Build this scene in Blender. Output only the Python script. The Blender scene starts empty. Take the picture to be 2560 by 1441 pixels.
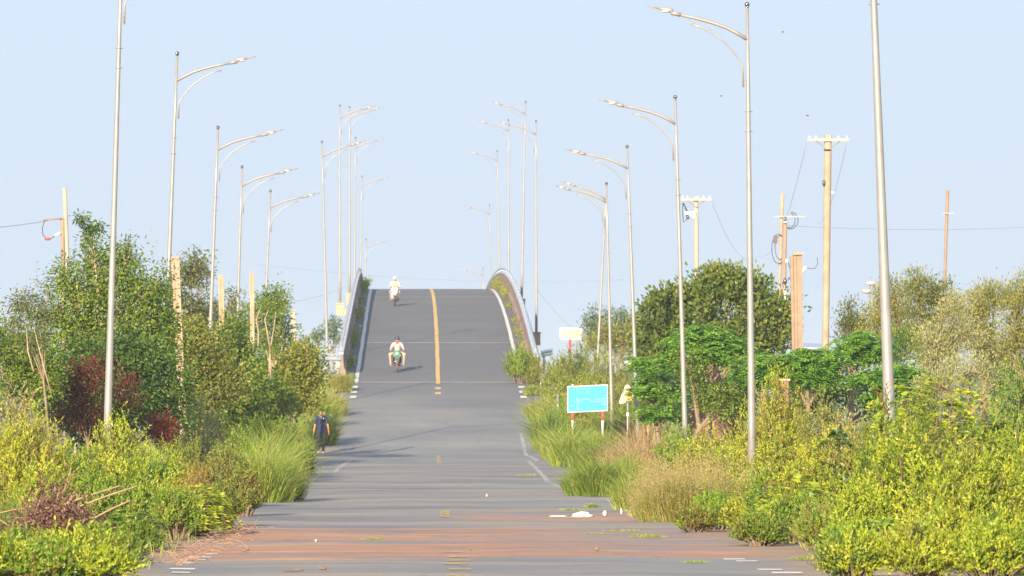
import bpy, bmesh, math, random
import numpy as np
from mathutils import Vector, Matrix

# ------------------------------------------------------------------ camera, sky, sun
scene = bpy.context.scene
col = scene.collection
F = 16000.0            # focal length in photo pixels (2560 wide)
HC = 2.34              # eye height above the road
VX, VY = 1074.0, 985.0 # the vanishing point of the road in the photo
def XP(px, Y): return (px - VX) * Y / F
def ZP(py, Y): return HC + (VY - py) * Y / F

cd = bpy.data.cameras.new('camera')
cam = bpy.data.objects.new('camera', cd); col.objects.link(cam)
cam.location = (0, 0, HC); cam.rotation_euler = (math.radians(90), 0, 0)
cd.sensor_width = 36; cd.lens = F / 2560 * 36
cd.shift_x = (1280 - VX) / 2560; cd.shift_y = (VY - 720.5) / 2560
cd.clip_start = 1; cd.clip_end = 20000
cd.dof.use_dof = True; cd.dof.focus_distance = 125; cd.dof.aperture_fstop = 7.0
scene.camera = cam

SUN_EL, SUN_AZ = math.radians(19), math.radians(17)   # behind the camera, a little to the left
SKY_STRENGTH, SUN_STRENGTH, EXPOSURE = 0.15, 4.9, 1.12
w = bpy.data.worlds.new('World'); scene.world = w; w.use_nodes = True
nt = w.node_tree; nt.nodes.clear()
sk = nt.nodes.new('ShaderNodeTexSky'); sk.sky_type = 'NISHITA'; sk.sun_disc = False
sk.sun_elevation = SUN_EL; sk.sun_rotation = math.pi + SUN_AZ
sk.air_density = 1.0; sk.dust_density = 1.0; sk.ozone_density = 2.5; sk.altitude = 0
bg = nt.nodes.new('ShaderNodeBackground'); bg.inputs[1].default_value = SKY_STRENGTH
ow = nt.nodes.new('ShaderNodeOutputWorld')
hz_ = nt.nodes.new('ShaderNodeMix'); hz_.data_type = 'RGBA'; hz_.inputs[0].default_value = .92
hz_.inputs[7].default_value = (1.80, 2.14, 2.74, 1); nt.links.new(sk.outputs[0], hz_.inputs[6])   # thin milky veil over the clear sky
nt.links.new(hz_.outputs[2], bg.inputs[0]); nt.links.new(bg.outputs[0], ow.inputs[0])
sl = bpy.data.lights.new('sun', 'SUN'); sl.energy = SUN_STRENGTH; sl.angle = math.radians(0.6)
sl.color = (1.0, 0.84, 0.62)
so = bpy.data.objects.new('sun', sl); col.objects.link(so)
ldir = Vector((math.sin(SUN_AZ) * math.cos(SUN_EL), math.cos(SUN_AZ) * math.cos(SUN_EL), -math.sin(SUN_EL)))
so.rotation_euler = ldir.to_track_quat('-Z', 'Y').to_euler(); so.location = (-20, -40, 30)
vs = scene.view_settings
vs.view_transform = 'Standard'; vs.look = 'None'; vs.exposure = EXPOSURE; vs.gamma = 1; vs.use_curve_mapping = False
scene.cycles.max_bounces = 7; scene.cycles.diffuse_bounces = 4; scene.cycles.glossy_bounces = 2
scene.cycles.transmission_bounces = 4; scene.cycles.transparent_max_bounces = 6; scene.cycles.volume_bounces = 0
scene.cycles.use_denoising = True

R = np.random.default_rng(7)
rnd = random.Random(5)

# ------------------------------------------------------------------ materials
def ramp(nt, fac, stops):
    r = nt.nodes.new('ShaderNodeValToRGB')
    el = r.color_ramp.elements
    while len(el) < len(stops): el.new(0.5)
    for e, (p, c) in zip(el, stops): e.position = p; e.color = (*c, 1)
    nt.links.new(fac, r.inputs[0]); return r.outputs[0]
def noise(nt, vec, scale, detail=4, rough=0.55, mapping=None):
    n = nt.nodes.new('ShaderNodeTexNoise'); n.inputs['Scale'].default_value = scale
    n.inputs['Detail'].default_value = detail; n.inputs['Roughness'].default_value = rough
    if mapping:
        m = nt.nodes.new('ShaderNodeMapping'); m.inputs['Scale'].default_value = mapping
        nt.links.new(vec, m.inputs[0]); vec = m.outputs[0]
    nt.links.new(vec, n.inputs['Vector']); return n.outputs['Fac']
def mathn(nt, op, a, b=None, c=None, clamp=False):
    m = nt.nodes.new('ShaderNodeMath'); m.operation = op; m.use_clamp = clamp
    for i, v in enumerate((a, b, c)):
        if v is None: continue
        if isinstance(v, (int, float)): m.inputs[i].default_value = v
        else: nt.links.new(v, m.inputs[i])
    return m.outputs[0]
def smooth(nt, v, a, b, lo=0.0, hi=1.0):
    m = nt.nodes.new('ShaderNodeMapRange'); m.interpolation_type = 'SMOOTHSTEP'
    for i, x in ((1, a), (2, b), (3, lo), (4, hi)): m.inputs[i].default_value = x
    nt.links.new(v, m.inputs[0]); return m.outputs[0]
def mix(nt, f, a, b):
    m = nt.nodes.new('ShaderNodeMix'); m.data_type = 'RGBA'
    if isinstance(f, (int, float)): m.inputs[0].default_value = f
    else: nt.links.new(f, m.inputs[0])
    for i, v in ((6, a), (7, b)):
        if isinstance(v, tuple): m.inputs[i].default_value = (*v, 1)
        else: nt.links.new(v, m.inputs[i])
    return m.outputs[2]
def base(name):
    m = bpy.data.materials.new(name); m.use_nodes = True
    nt = m.node_tree; return m, nt, nt.nodes['Principled BSDF']
def mat(name, c, c2=None, rough=0.6, metal=0.0, scale=6.0, bump=0.0, spec=None):
    """plain surface with procedural mottling"""
    m, nt, p = base(name)
    p.inputs['Roughness'].default_value = rough; p.inputs['Metallic'].default_value = metal
    if spec is not None: p.inputs['Specular IOR Level'].default_value = spec
    g = nt.nodes.new('ShaderNodeNewGeometry')
    if c2 is None: c2 = tuple(x * 0.8 for x in c)
    n = noise(nt, g.outputs['Position'], scale, 5, 0.6)
    nt.links.new(ramp(nt, n, [(0.3, c), (0.7, c2)]), p.inputs['Base Color'])
    if bump:
        b = nt.nodes.new('ShaderNodeBump'); b.inputs['Strength'].default_value = bump; b.inputs['Distance'].default_value = 0.02
        nt.links.new(noise(nt, g.outputs['Position'], scale * 8, 4), b.inputs['Height']); nt.links.new(b.outputs[0], p.inputs['Normal'])
    return m
_leafm = {}
def leafmat(key, stops, transl=0.38, rough=0.45):
    """leaf material: every leaf draws its own hue from the plant's range"""
    if key in _leafm: return _leafm[key]
    m, nt, p = base('leaf_' + key)
    a = nt.nodes.new('ShaderNodeAttribute'); a.attribute_name = 'rnd'
    c = ramp(nt, a.outputs['Fac'], stops)
    nt.links.new(c, p.inputs['Base Color']); p.inputs['Roughness'].default_value = rough
    p.inputs['Specular IOR Level'].default_value = 0.35
    t = nt.nodes.new('ShaderNodeBsdfTranslucent'); nt.links.new(c, t.inputs[0])
    ms = nt.nodes.new('ShaderNodeMixShader'); ms.inputs[0].default_value = transl
    nt.links.new(p.outputs[0], ms.inputs[1]); nt.links.new(t.outputs[0], ms.inputs[2])
    nt.links.new(ms.outputs[0], nt.nodes['Material Output'].inputs[0])
    _leafm[key] = m; return m
def G(*cs): # even stops
    n = len(cs); return [(i / max(1, n - 1), c) for i, c in enumerate(cs)]
LEAF = {
 'lime':   G((.10,.16,.012), (.25,.33,.02), (.41,.46,.03), (.58,.57,.07)),
 'yellow': G((.12,.16,.02), (.30,.34,.03), (.46,.46,.035), (.58,.50,.07)),
 'fresh':  G((.06,.13,.02), (.14,.25,.022), (.24,.35,.03), (.38,.45,.04)),
 'green':  G((.045,.10,.012), (.11,.19,.018), (.19,.27,.025), (.32,.38,.04)),
 'deep':   G((.025,.07,.014), (.055,.125,.02), (.10,.175,.025), (.20,.26,.035)),
 'broad':  G((.05,.10,.02), (.11,.17,.028), (.19,.24,.035), (.34,.33,.06)),
 'olive':  G((.08,.11,.02), (.17,.20,.03), (.26,.27,.045), (.36,.32,.07)),
 'tan':    G((.12,.15,.03), (.23,.24,.05), (.35,.33,.07), (.46,.41,.11)),
 'rust':   G((.16,.09,.03), (.24,.15,.04), (.18,.18,.03), (.30,.20,.05)),
 'red':    G((.05,.07,.02), (.13,.025,.018), (.22,.045,.03), (.11,.02,.018)),
 'feather':G((.04,.13,.015), (.09,.23,.02), (.16,.32,.025), (.26,.40,.035)),
 'airy':   G((.06,.09,.03), (.12,.15,.04), (.18,.20,.05), (.28,.27,.07)),
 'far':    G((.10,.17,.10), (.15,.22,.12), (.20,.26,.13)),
 'pale':   G((.24,.26,.09), (.38,.38,.15), (.48,.44,.20)),
 'grass':  G((.13,.24,.025), (.26,.38,.045), (.40,.46,.08), (.52,.45,.14)),
 'grassd': G((.08,.17,.02), (.18,.29,.035), (.29,.37,.055), (.42,.37,.10)),
 'grassp': G((.20,.28,.05), (.36,.39,.08), (.48,.43,.12), (.50,.36,.15)),
 'straw':  G((.36,.26,.11), (.48,.36,.17), (.56,.40,.20), (.30,.20,.10)),
 'bank':   G((.12,.17,.02), (.22,.26,.03), (.31,.32,.045), (.40,.36,.07)),
 'orange': G((.42,.20,.05), (.50,.28,.07), (.36,.30,.05), (.48,.20,.06)),
}
def LM(k): return leafmat(k, LEAF[k])

M = {}
M['bark'] = mat('bark', (.16,.11,.075), (.28,.20,.14), 0.9, scale=9, bump=.4)
M['pale_bark'] = mat('pale_bark', (.50,.36,.25), (.32,.22,.15), 0.85, scale=7, bump=.3)
M['twig'] = mat('dry_twig', (.42,.27,.17), (.25,.15,.10), 0.85, scale=12)
M['galv'] = mat('galvanised_steel', (.34,.325,.305), (.27,.26,.25), 0.42, 0.25, scale=3)
M['galv_dark'] = mat('dark_steel', (.16,.13,.13), (.10,.09,.09), 0.35, 0.6, scale=4)
M['ball'] = mat('polished_ball', (.42,.38,.38), (.34,.30,.32), 0.12, 1.0, scale=4)
M['head'] = mat('lamp_head_paint', (.33,.29,.28), (.27,.24,.23), 0.5, 0.1, scale=10)
M['arm'] = mat('arm_paint', (.34,.30,.28), (.28,.25,.24), 0.5, 0.2, scale=4)
M['lens'] = mat('lamp_lens', (.55,.55,.50), (.48,.48,.45), 0.2)
M['pole_conc'] = mat('pole_concrete', (.47,.33,.23), (.33,.225,.155), 0.85, scale=2.2, bump=.3)
M['pole_pale'] = mat('pole_pale', (.46,.37,.28), (.40,.32,.24), 0.85, scale=3, bump=.2)
M['pole_brown'] = mat('pole_brown', (.33,.235,.165), (.25,.175,.125), 0.85, scale=4, bump=.2)
M['conc'] = mat('deck_concrete', (.50,.40,.28), (.36,.28,.20), 0.85, scale=1.3, bump=.3)
M['parwall'] = mat('shed_wall', (.16,.17,.16), (.12,.13,.12), .8)
M['coping'] = mat('coping_paint', (.50,.53,.60), (.38,.40,.46), 0.7, scale=1.6)
M['rail'] = mat('rail_steel', (.48,.52,.60), (.38,.42,.50), 0.35, 0.5, scale=2)
M['white'] = mat('white_paint', (.75,.72,.66), (.62,.58,.52), 0.5, scale=20)
M['red_paint'] = mat('red_paint', (.60,.06,.05), (.48,.08,.06), 0.5, scale=20)
M['soil'] = mat('red_soil', (.26,.15,.085), (.17,.10,.055), 0.95, scale=3, bump=.5)

def m_asphalt():
    m, nt, p = base('asphalt'); p.inputs['Roughness'].default_value = 0.85
    g = nt.nodes.new('ShaderNodeNewGeometry'); P = g.outputs['Position']
    s = nt.nodes.new('ShaderNodeSeparateXYZ'); nt.links.new(P, s.inputs[0]); X, Yv = s.outputs[0], s.outputs[1]
    fine = noise(nt, P, 14, 6, 0.7); big = noise(nt, P, 0.15, 5, 0.55); pat = noise(nt, P, 0.45, 4, 0.55, (1, .5, 1))
    a = ramp(nt, big, [(0.36, (.105,.110,.124)), (0.5, (.155,.156,.162)), (0.64, (.215,.207,.197))])
    a = mix(nt, mathn(nt, 'MULTIPLY', smooth(nt, pat, .45, .75), .35), a, (.120,.128,.150))
    a = mix(nt, smooth(nt, fine, .35, .75, 0, .55), a, (.27,.26,.25))
    # bitumen is fresher and darker up on the bridge
    a = mix(nt, smooth(nt, Yv, 262, 300, 0, .75), a, (.092,.092,.104))
    # tan dust between the wheel tracks on the old road
    dust = mathn(nt, 'MULTIPLY', smooth(nt, noise(nt, P, 0.30, 5, .65, (.35, 1, 1)), .47, .62), smooth(nt, Yv, 235, 205))
    a = mix(nt, mathn(nt, 'MULTIPLY', dust, .75), a, (.31,.24,.17))
    # red earth carried across the road
    n1 = noise(nt, P, 0.30, 5, .62, (.30, 1, 1)); n2 = noise(nt, P, 1.6, 5, .7, (.5, .8, 1))
    band = mathn(nt, 'MULTIPLY', smooth(nt, Yv, 88.8, 91.5), smooth(nt, Yv, 113.5, 109.5))
    band2 = mathn(nt, 'MULTIPLY', mathn(nt, 'MULTIPLY', smooth(nt, Yv, 115, 117), smooth(nt, Yv, 130, 122)), smooth(nt, X, -1.4, 1.6))
    bb = mathn(nt, 'MAXIMUM', band, band2)
    k = mathn(nt, 'ADD', mathn(nt, 'MULTIPLY', bb, .60), mathn(nt, 'MULTIPLY_ADD', n1, 2.4, -1.20))
    k = mathn(nt, 'ADD', k, mathn(nt, 'MULTIPLY_ADD', n2, 1.1, -.55))
    k = mathn(nt, 'MULTIPLY', smooth(nt, k, .22, .80), smooth(nt, bb, 0.0, .25))
    n3 = noise(nt, P, 0.55, 4, .6, (.25, 1, 1))
    dirt = ramp(nt, mathn(nt, 'MULTIPLY_ADD', n2, .45, mathn(nt, 'MULTIPLY', n3, .55)), [(.3, (.22,.09,.05)), (.45, (.36,.155,.08)), (.57,(.44,.225,.12)), (.72, (.52,.34,.20))])
    a = mix(nt, mathn(nt, 'MULTIPLY', k, .95), a, dirt)
    # soil washed in from the verges, and a few cracks
    ax = mathn(nt, 'ABSOLUTE', mathn(nt, 'SUBTRACT', X, .55)); en = noise(nt, P, .5, 5, .7)
    edge = smooth(nt, mathn(nt, 'MULTIPLY_ADD', en, 2.6, ax), 5.1, 6.1); edge = mathn(nt, 'MULTIPLY', edge, smooth(nt, Yv, 290, 240, .35, 1))
    a = mix(nt, mathn(nt, 'MULTIPLY', edge, .8), a, ramp(nt, n2, [(.35, (.20,.14,.09)), (.65, (.36,.26,.17))]))
    cv = nt.nodes.new('ShaderNodeTexVoronoi'); cv.feature = 'DISTANCE_TO_EDGE'; cv.inputs['Scale'].default_value = .33
    wv = nt.nodes.new('ShaderNodeVectorMath'); wv.operation = 'ADD'; nz = nt.nodes.new('ShaderNodeTexNoise'); nz.inputs['Scale'].default_value = .9; nt.links.new(P, nz.inputs['Vector'])
    nt.links.new(P, wv.inputs[0]); nt.links.new(nz.outputs['Color'], wv.inputs[1]); nt.links.new(wv.outputs[0], cv.inputs['Vector'])
    a = mix(nt, mathn(nt, 'MULTIPLY', smooth(nt, cv.outputs['Distance'], .012, .003, 0, .4), smooth(nt, big, .45, .6)), a, (.05,.05,.052))
    # small pale stones and flecks
    v = nt.nodes.new('ShaderNodeTexVoronoi'); v.inputs['Scale'].default_value = 2.2; nt.links.new(P, v.inputs['Vector'])
    a = mix(nt, smooth(nt, v.outputs['Distance'], .07, .045, 0, .8), a, (.45,.43,.40))
    nt.links.new(a, p.inputs['Base Color'])
    b = nt.nodes.new('ShaderNodeBump'); b.inputs['Strength'].default_value = .35; b.inputs['Distance'].default_value = .012
    nt.links.new(fine, b.inputs['Height']); nt.links.new(b.outputs[0], p.inputs['Normal'])
    return m
def m_worn(name, c, wear=.5, scale=5.0):
    m, nt, p = base(name); p.inputs['Roughness'].default_value = .7
    g = nt.nodes.new('ShaderNodeNewGeometry'); P = g.outputs['Position']
    n = noise(nt, P, scale, 6, .7); n2 = noise(nt, P, 1.2, 3)
    nt.links.new(ramp(nt, n2, [(.3, c), (.7, tuple(x * .82 for x in c))]), p.inputs['Base Color'])
    t = nt.nodes.new('ShaderNodeBsdfTransparent'); ms = nt.nodes.new('ShaderNodeMixShader')
    nt.links.new(smooth(nt, n, wear - .05, wear + .06), ms.inputs[0])
    nt.links.new(p.outputs[0], ms.inputs[2]); nt.links.new(t.outputs[0], ms.inputs[1])
    nt.links.new(ms.outputs[0], nt.nodes['Material Output'].inputs[0]); return m
def m_parapet():
    m, nt, p = base('parapet_wall'); p.inputs['Roughness'].default_value = .9
    g = nt.nodes.new('ShaderNodeNewGeometry'); P = g.outputs['Position']
    n = noise(nt, P, 1.6, 6, .7, (1, .35, 1.6)); n2 = noise(nt, P, 6, 4)
    a = ramp(nt, n, [(.3, (.13,.10,.085)), (.5, (.24,.17,.13)), (.7, (.36,.27,.20))])
    a = mix(nt, smooth(nt, n2, .62, .72, 0, .5), a, (.08,.07,.06))
    nt.links.new(a, p.inputs['Base Color']); return m
def m_ground():
    m, nt, p = base('ground_soil_and_grass'); p.inputs['Roughness'].default_value = .95
    g = nt.nodes.new('ShaderNodeNewGeometry'); P = g.outputs['Position']
    n = noise(nt, P, .35, 6, .65); n2 = noise(nt, P, 4, 5)
    a = ramp(nt, n, [(.35, (.11,.13,.03)), (.5, (.16,.16,.045)), (.65, (.24,.15,.085))])
    a = mix(nt, smooth(nt, n2, .5, .7, 0, .5), a, (.09,.10,.03))
    nt.links.new(a, p.inputs['Base Color']); return m

# ------------------------------------------------------------------ mesh helpers
def link(name, me, m, parent=None, loc=None):
    o = bpy.data.objects.new(name, me); col.objects.link(o)
    if m is not None and not me.materials: me.materials.append(m)
    if parent is not None: o.parent = parent
    if loc is not None: o.location = loc
    return o
def tag(o, label=None, cat=None, group=None, kind=None):
    if label: o['label'] = label
    if cat: o['category'] = cat
    if group: o['group'] = group
    if kind: o['kind'] = kind
    return o
def empty(name, loc=(0,0,0), rot=(0,0,0)):
    o = bpy.data.objects.new(name, None); col.objects.link(o)
    o.location = loc; o.rotation_euler = rot; o.empty_display_size = .3
    return o
def mesh(name, V, Fc, sm=False):
    me = bpy.data.meshes.new(name); me.from_pydata([tuple(v) for v in V], [], Fc); me.update()
    if sm: me.polygons.foreach_set('use_smooth', [True] * len(me.polygons))
    return me
class MB:
    def __init__(s): s.V = []; s.F = []
    def add(s, V, Fc):
        n = len(s.V); s.V += [tuple(v) for v in V]; s.F += [[i + n for i in f] for f in Fc]; return s
    def box(s, c, d, mx=None):
        x, y, z = (d[0] / 2, d[1] / 2, d[2] / 2)
        V = [Vector((a * x, b * y, e * z)) for a in (-1, 1) for b in (-1, 1) for e in (-1, 1)]
        if mx is not None: V = [mx @ v for v in V]
        V = [v + Vector(c) for v in V]
        return s.add(V, [[0,1,3,2],[4,6,7,5],[0,4,5,1],[2,3,7,6],[0,2,6,4],[1,5,7,3]])
    def tube(s, pts, rr, n=8, cap=True):
        pts = [Vector(p) for p in pts]
        if not hasattr(rr, '__len__'): rr = [rr] * len(pts)
        V = []; up = None
        for i, p in enumerate(pts):
            t = (pts[min(i + 1, len(pts) - 1)] - pts[max(i - 1, 0)]).normalized()
            if up is None:
                up = Vector((0, 0, 1)) if abs(t.z) < .9 else Vector((0, 1, 0))
            a = (up - t * up.dot(t)).normalized(); b = t.cross(a); up = a
            for k in range(n):
                an = 2 * math.pi * k / n; V.append(p + (a * math.cos(an) + b * math.sin(an)) * rr[i])
        Fc = []
        for i in range(len(pts) - 1):
            for k in range(n):
                Fc.append([i * n + k, i * n + (k + 1) % n, (i + 1) * n + (k + 1) % n, (i + 1) * n + k])
        if cap: Fc += [list(range(n))[::-1], list(range((len(pts) - 1) * n, len(pts) * n))]
        return s.add(V, Fc)
    def ball(s, c, r, nu=12, nv=8):
        if not hasattr(r, '__len__'): r = (r, r, r)
        V = [(c[0], c[1], c[2] - r[2])]
        for j in range(1, nv):
            ph = math.pi * j / nv - math.pi / 2
            for i in range(nu):
                th = 2 * math.pi * i / nu
                V.append((c[0] + r[0] * math.cos(ph) * math.cos(th), c[1] + r[1] * math.cos(ph) * math.sin(th), c[2] + r[2] * math.sin(ph)))
        V.append((c[0], c[1], c[2] + r[2])); Fc = []
        for i in range(nu): Fc.append([0, 1 + (i + 1) % nu, 1 + i])
        for j in range(nv - 2):
            for i in range(nu):
                a = 1 + j * nu + i; b = 1 + j * nu + (i + 1) % nu; Fc.append([a, b, b + nu, a + nu])
        t = len(V) - 1
        for i in range(nu): Fc.append([t, 1 + (nv - 2) * nu + i, 1 + (nv - 2) * nu + (i + 1) % nu])
        return s.add(V, Fc)
    def torus(s, c, r, rt, axis='x', n=20, k=8):
        V = []; Fc = []
        for i in range(n):
            a = 2 * math.pi * i / n
            for j in range(k):
                b = 2 * math.pi * j / k; q = r + rt * math.cos(b); h = rt * math.sin(b)
                v = (h, q * math.cos(a), q * math.sin(a)) if axis == 'x' else (q * math.cos(a), h, q * math.sin(a))
                V.append((v[0] + c[0], v[1] + c[1], v[2] + c[2]))
        for i in range(n):
            for j in range(k):
                Fc.append([i * k + j, ((i + 1) % n) * k + j, ((i + 1) % n) * k + (j + 1) % k, i * k + (j + 1) % k])
        return s.add(V, Fc)
    def build(s, name, m, parent=None, sm=False, loc=None):
        return link(name, mesh(name, s.V, s.F, sm), m, parent, loc)

def fast_mesh(name, V, nper, rv):
    """V: (N,nper,3) one polygon per leaf; rv: per-leaf random value"""
    n = V.shape[0]; me = bpy.data.meshes.new(name)
    me.vertices.add(n * nper); me.vertices.foreach_set('co', V.reshape(-1).astype(np.float32))
    me.loops.add(n * nper); me.loops.foreach_set('vertex_index', np.arange(n * nper, dtype=np.int32))
    me.polygons.add(n); me.polygons.foreach_set('loop_start', np.arange(0, n * nper, nper, dtype=np.int32))
    me.update(calc_edges=True)
    a = me.attributes.new('rnd', 'FLOAT', 'FACE'); a.data.foreach_set('value', np.clip(rv, 0, 1).astype(np.float32))
    return me
def nrmz(v): return v / np.maximum(np.linalg.norm(v, axis=-1, keepdims=True), 1e-6)
def leaves(name, P, D, L, W, rv, m, parent=None, fold=.18, nh=None):
    """folded leaf quads: P base point, D axis, L length, W width"""
    n = len(P); D = nrmz(D)
    S = nrmz(np.cross(D, R.normal(size=(n, 3)) if nh is None else nh + R.normal(size=(n, 3)) * .45)); N = np.cross(S, D)
    L = np.broadcast_to(L, (n,))[:, None]; W = np.broadcast_to(W, (n,))[:, None]
    mid = P + D * L * .45 + N * W * fold
    V = np.stack([P, mid - S * W * .5, P + D * L, mid + S * W * .5], 1)
    me = fast_mesh(name, V, 4, rv); return link(name, me, m, parent)
def blades(name, P, D, H, W, bend, rv, m, parent=None):
    """arching grass blades, one folded strip each (two quads)"""
    n = len(P); D = nrmz(D); H = np.broadcast_to(H, (n,))[:, None]
    hor = R.normal(size=(n, 3)); hor[:, 2] = 0; out = D.copy(); out[:, 2] = 0
    out = nrmz(out + .35 * nrmz(hor)); S = nrmz(np.cross(out, np.array([0, 0, 1.]) + 0 * out))
    th = R.uniform(0, math.pi, n)[:, None]; S = nrmz(S * np.cos(th) + out * np.sin(th))
    W = np.broadcast_to(W, (n,))[:, None]; B = np.broadcast_to(bend, (n,))[:, None]
    p1 = P + D * H * .55 ; p2 = P + D * H + out * H * B - np.array([0, 0, 1.]) * H * B * .55
    a = P - S * W * .4; b = P + S * W * .4; c = p1 + S * W * .5; d = p1 - S * W * .5; e = p2 + S * W * .06; f = p2 - S * W * .06
    V = np.concatenate([np.stack([a, b, c, d], 1), np.stack([d, c, e, f], 1)], 0)
    me = fast_mesh(name, V, 4, np.concatenate([rv, rv])); return link(name, me, m, parent)

# ------------------------------------------------------------------ road profile
_prof = [(-60,0),(0,0),(120,0),(238,0),(251,.04),(259,.52),(292.5,2.92),(320,4.88),(343,6.4),(372,7.95),(390,8.62),(410,9.05),(430,9.15),
         (455,8.85),(490,7.6),(540,4.9),(600,1.7),(640,.4),(680,0),(900,0)]
_py = np.array([p[0] for p in _prof]); _pz = np.array([p[1] for p in _prof])
_m = np.gradient(_pz, _py); _m[:4] = 0; _m[-2:] = 0
def RZ(Y):
    i = int(np.clip(np.searchsorted(_py, Y) - 1, 0, len(_py) - 2)); h = _py[i+1] - _py[i]; t = (Y - _py[i]) / h
    t = min(1, max(0, t))
    z = (2*t**3-3*t**2+1)*_pz[i] + (t**3-2*t**2+t)*h*_m[i] + (-2*t**3+3*t**2)*_pz[i+1] + (t**3-t**2)*h*_m[i+1]
    return float(z) + .035 * math.sin(Y * .19) * math.sin(Y * .07 + 1) * .35 * max(0, min(1, (245 - Y) / 40)) * min(1, max(0, (Y - 100) / 40))
def RC(Y):  # centre line
    return .40 - (.30 * ((Y - 300) / 100) ** 2 if Y > 300 else 0) * (1 if Y < 520 else (520-300)**2/(Y-300)**2)
BR0, BR1 = 292.0, 610.0
def half(Y): return 6.6 if Y < 240 else (6.6 - 2.1 * min(1, (Y - 240) / 16))
def ground_z(X, Y):
    """terrain height beside the road (embankment on the ramp)"""
    z = RZ(Y); e = abs(X - RC(Y)) - (half(Y) + .3)
    if Y > 296 and Y < 606: z = min(z, 2.9) * max(0, 1 - (Y - 296) / 8) if Y < 304 else 0
    return max(-.03, z - max(0, e) * .62)

ys = list(np.arange(-40, 240, 4)) + list(np.arange(240, 700, 2.5)) + [700, 900]
def ribbon(name, m, off0, off1, y0, y1, dz=0.0, kind='structure', step=None):
    Y = [y for y in ys if y0 < y < y1]; Y = [y0] + Y + [y1]
    if step: Y = list(np.arange(y0, y1, step)) + [y1]
    V = []; Fc = []
    f0 = off0 if callable(off0) else (lambda y: off0); f1 = off1 if callable(off1) else (lambda y: off1)
    for y in Y: V += [(RC(y) + f0(y), y, RZ(y) + dz), (RC(y) + f1(y), y, RZ(y) + dz)]
    for i in range(len(Y) - 1): Fc.append([2*i, 2*i+1, 2*i+3, 2*i+2])
    o = link(name, mesh(name, V, Fc), m); 
    if kind: o['kind'] = kind
    return o
ASPH = m_asphalt()
# road surface, cross strips so that it shades smoothly
V = []; Fc = []; NX = 13
for y in ys:
    for i in range(NX):
        u = -1 + 2 * i / (NX - 1); X = RC(y) + u * half(y)
        V.append((X, y, RZ(y) + .004 - .02 * u * u + (0 if y > 240 else .012 * math.sin(X * 1.7 + y * .11))))
for j in range(len(ys) - 1):
    for i in range(NX - 1): Fc.append([j*NX+i, j*NX+i+1, (j+1)*NX+i+1, (j+1)*NX+i])
road = link('road', mesh('road', V, Fc, True), ASPH); road['kind'] = 'structure'
# ground with the embankment, to the horizon
xs = [-9000,-3000,-800,-200,-80,-40,-25,-18,-14,-12,-10,-8.5,-7.5,-6.9,-6.2,-5.4,-4.9,-4.4,4.4,4.9,5.4,6.2,6.9,7.5,8.5,10,12,14,18,25,40,80,200,800,3000,9000]
yg = [-9000,-2000,-300,-60] + list(np.arange(0, 240, 12)) + list(np.arange(240, 312, 3)) + list(np.arange(315, 600, 25)) + list(np.arange(600, 700, 10)) + [760,900,1500,4000,12000]
V = []; Fc = []
for y in yg:
    for x in xs: V.append((x + .4, y, ground_z(x + .4, y) - .045))
n = len(xs)
for j in range(len(yg) - 1):
    for i in range(n - 1): Fc.append([j*n+i, j*n+i+1, (j+1)*n+i+1, (j+1)*n+i])
gr = link('ground', mesh('ground', V, Fc, True), m_ground()); gr['kind'] = 'structure'

# ------------------------------------------------------------------ painted markings
WP = m_worn('worn_white_paint', (.66,.64,.60), .33, 6); WP2 = m_worn('very_worn_white_paint', (.60,.58,.54), .50, 9)
YP = m_worn('worn_yellow_paint', (.62,.40,.13), .36, 4); YP2 = m_worn('very_worn_yellow_paint', (.55,.40,.17), .49, 8)
wob = lambda c, w: (lambda y: c + .025 * math.sin(y * .9) + .02 * math.sin(y * .37 + c) + w)
def mark(m, c, hw, y0, y1, name='road_marking', c2=None):
    V = []; Fc = []; Y = np.linspace(y0, y1, max(2, int((y1 - y0) / 1.5)))
    for y in Y:
        t = (y - y0) / (y1 - y0); cc = c if c2 is None else c + (c2 - c) * t
        cc += .007 * math.sin(y * .5)
        for s in (-hw, hw): V.append((RC(y) + cc + s, y, RZ(y) + .014 + (0 if y > 240 else .012 * math.sin((RC(y)+cc+s) * 1.7 + y * .11)) - .02 * (cc/half(y))**2))
    for i in range(len(Y) - 1): Fc.append([2*i, 2*i+1, 2*i+3, 2*i+2])
    return V, Fc
def marks(name, m, lst):
    mb = MB()
    for a in lst: mb.add(*mark(m, *a))
    o = mb.build(name, m); o['kind'] = 'structure'; return o
marks('white_edge_line', WP, [(-3.75, .085, 291, 640), (3.75, .085, 291, 640),
      (-3.78, .14, 288.2, 289.4), (-3.78, .14, 285.2, 286.4), (-3.78, .14, 282.2, 283.4), (3.75, .14, 288.2, 289.4), (3.75, .14, 285.2, 286.4), (3.75, .14, 282.2, 283.4)])
marks('yellow_centre_line', YP, [(-.02, .095, 290.5, 640), (-.02, .13, 287.2, 288.4), (-.02, .13, 284.2, 285.4)])
marks('worn_centre_line', YP2, [(-.08, .07, 214, 246), (-.1, .10, 120, 127), (-.05, .16, 87.5, 88.6), (0, .16, 89.5, 90.3), (.02, .16, 84.8, 85.8), (.0, .16, 91.6, 92.4), (-.05,.14,94.5,95.2), (-.03,.16,81.5,83)])
marks('worn_edge_line', WP2, [(3.35, .07, 222, 262), (2.75, .07, 170, 222, 'r', 3.05), (3.0, .06, 150, 170, 'r', 2.75), (-3.3, .09, 205, 222, 'r', -3.15), (-3.25, .08, 192, 204)])
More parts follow.
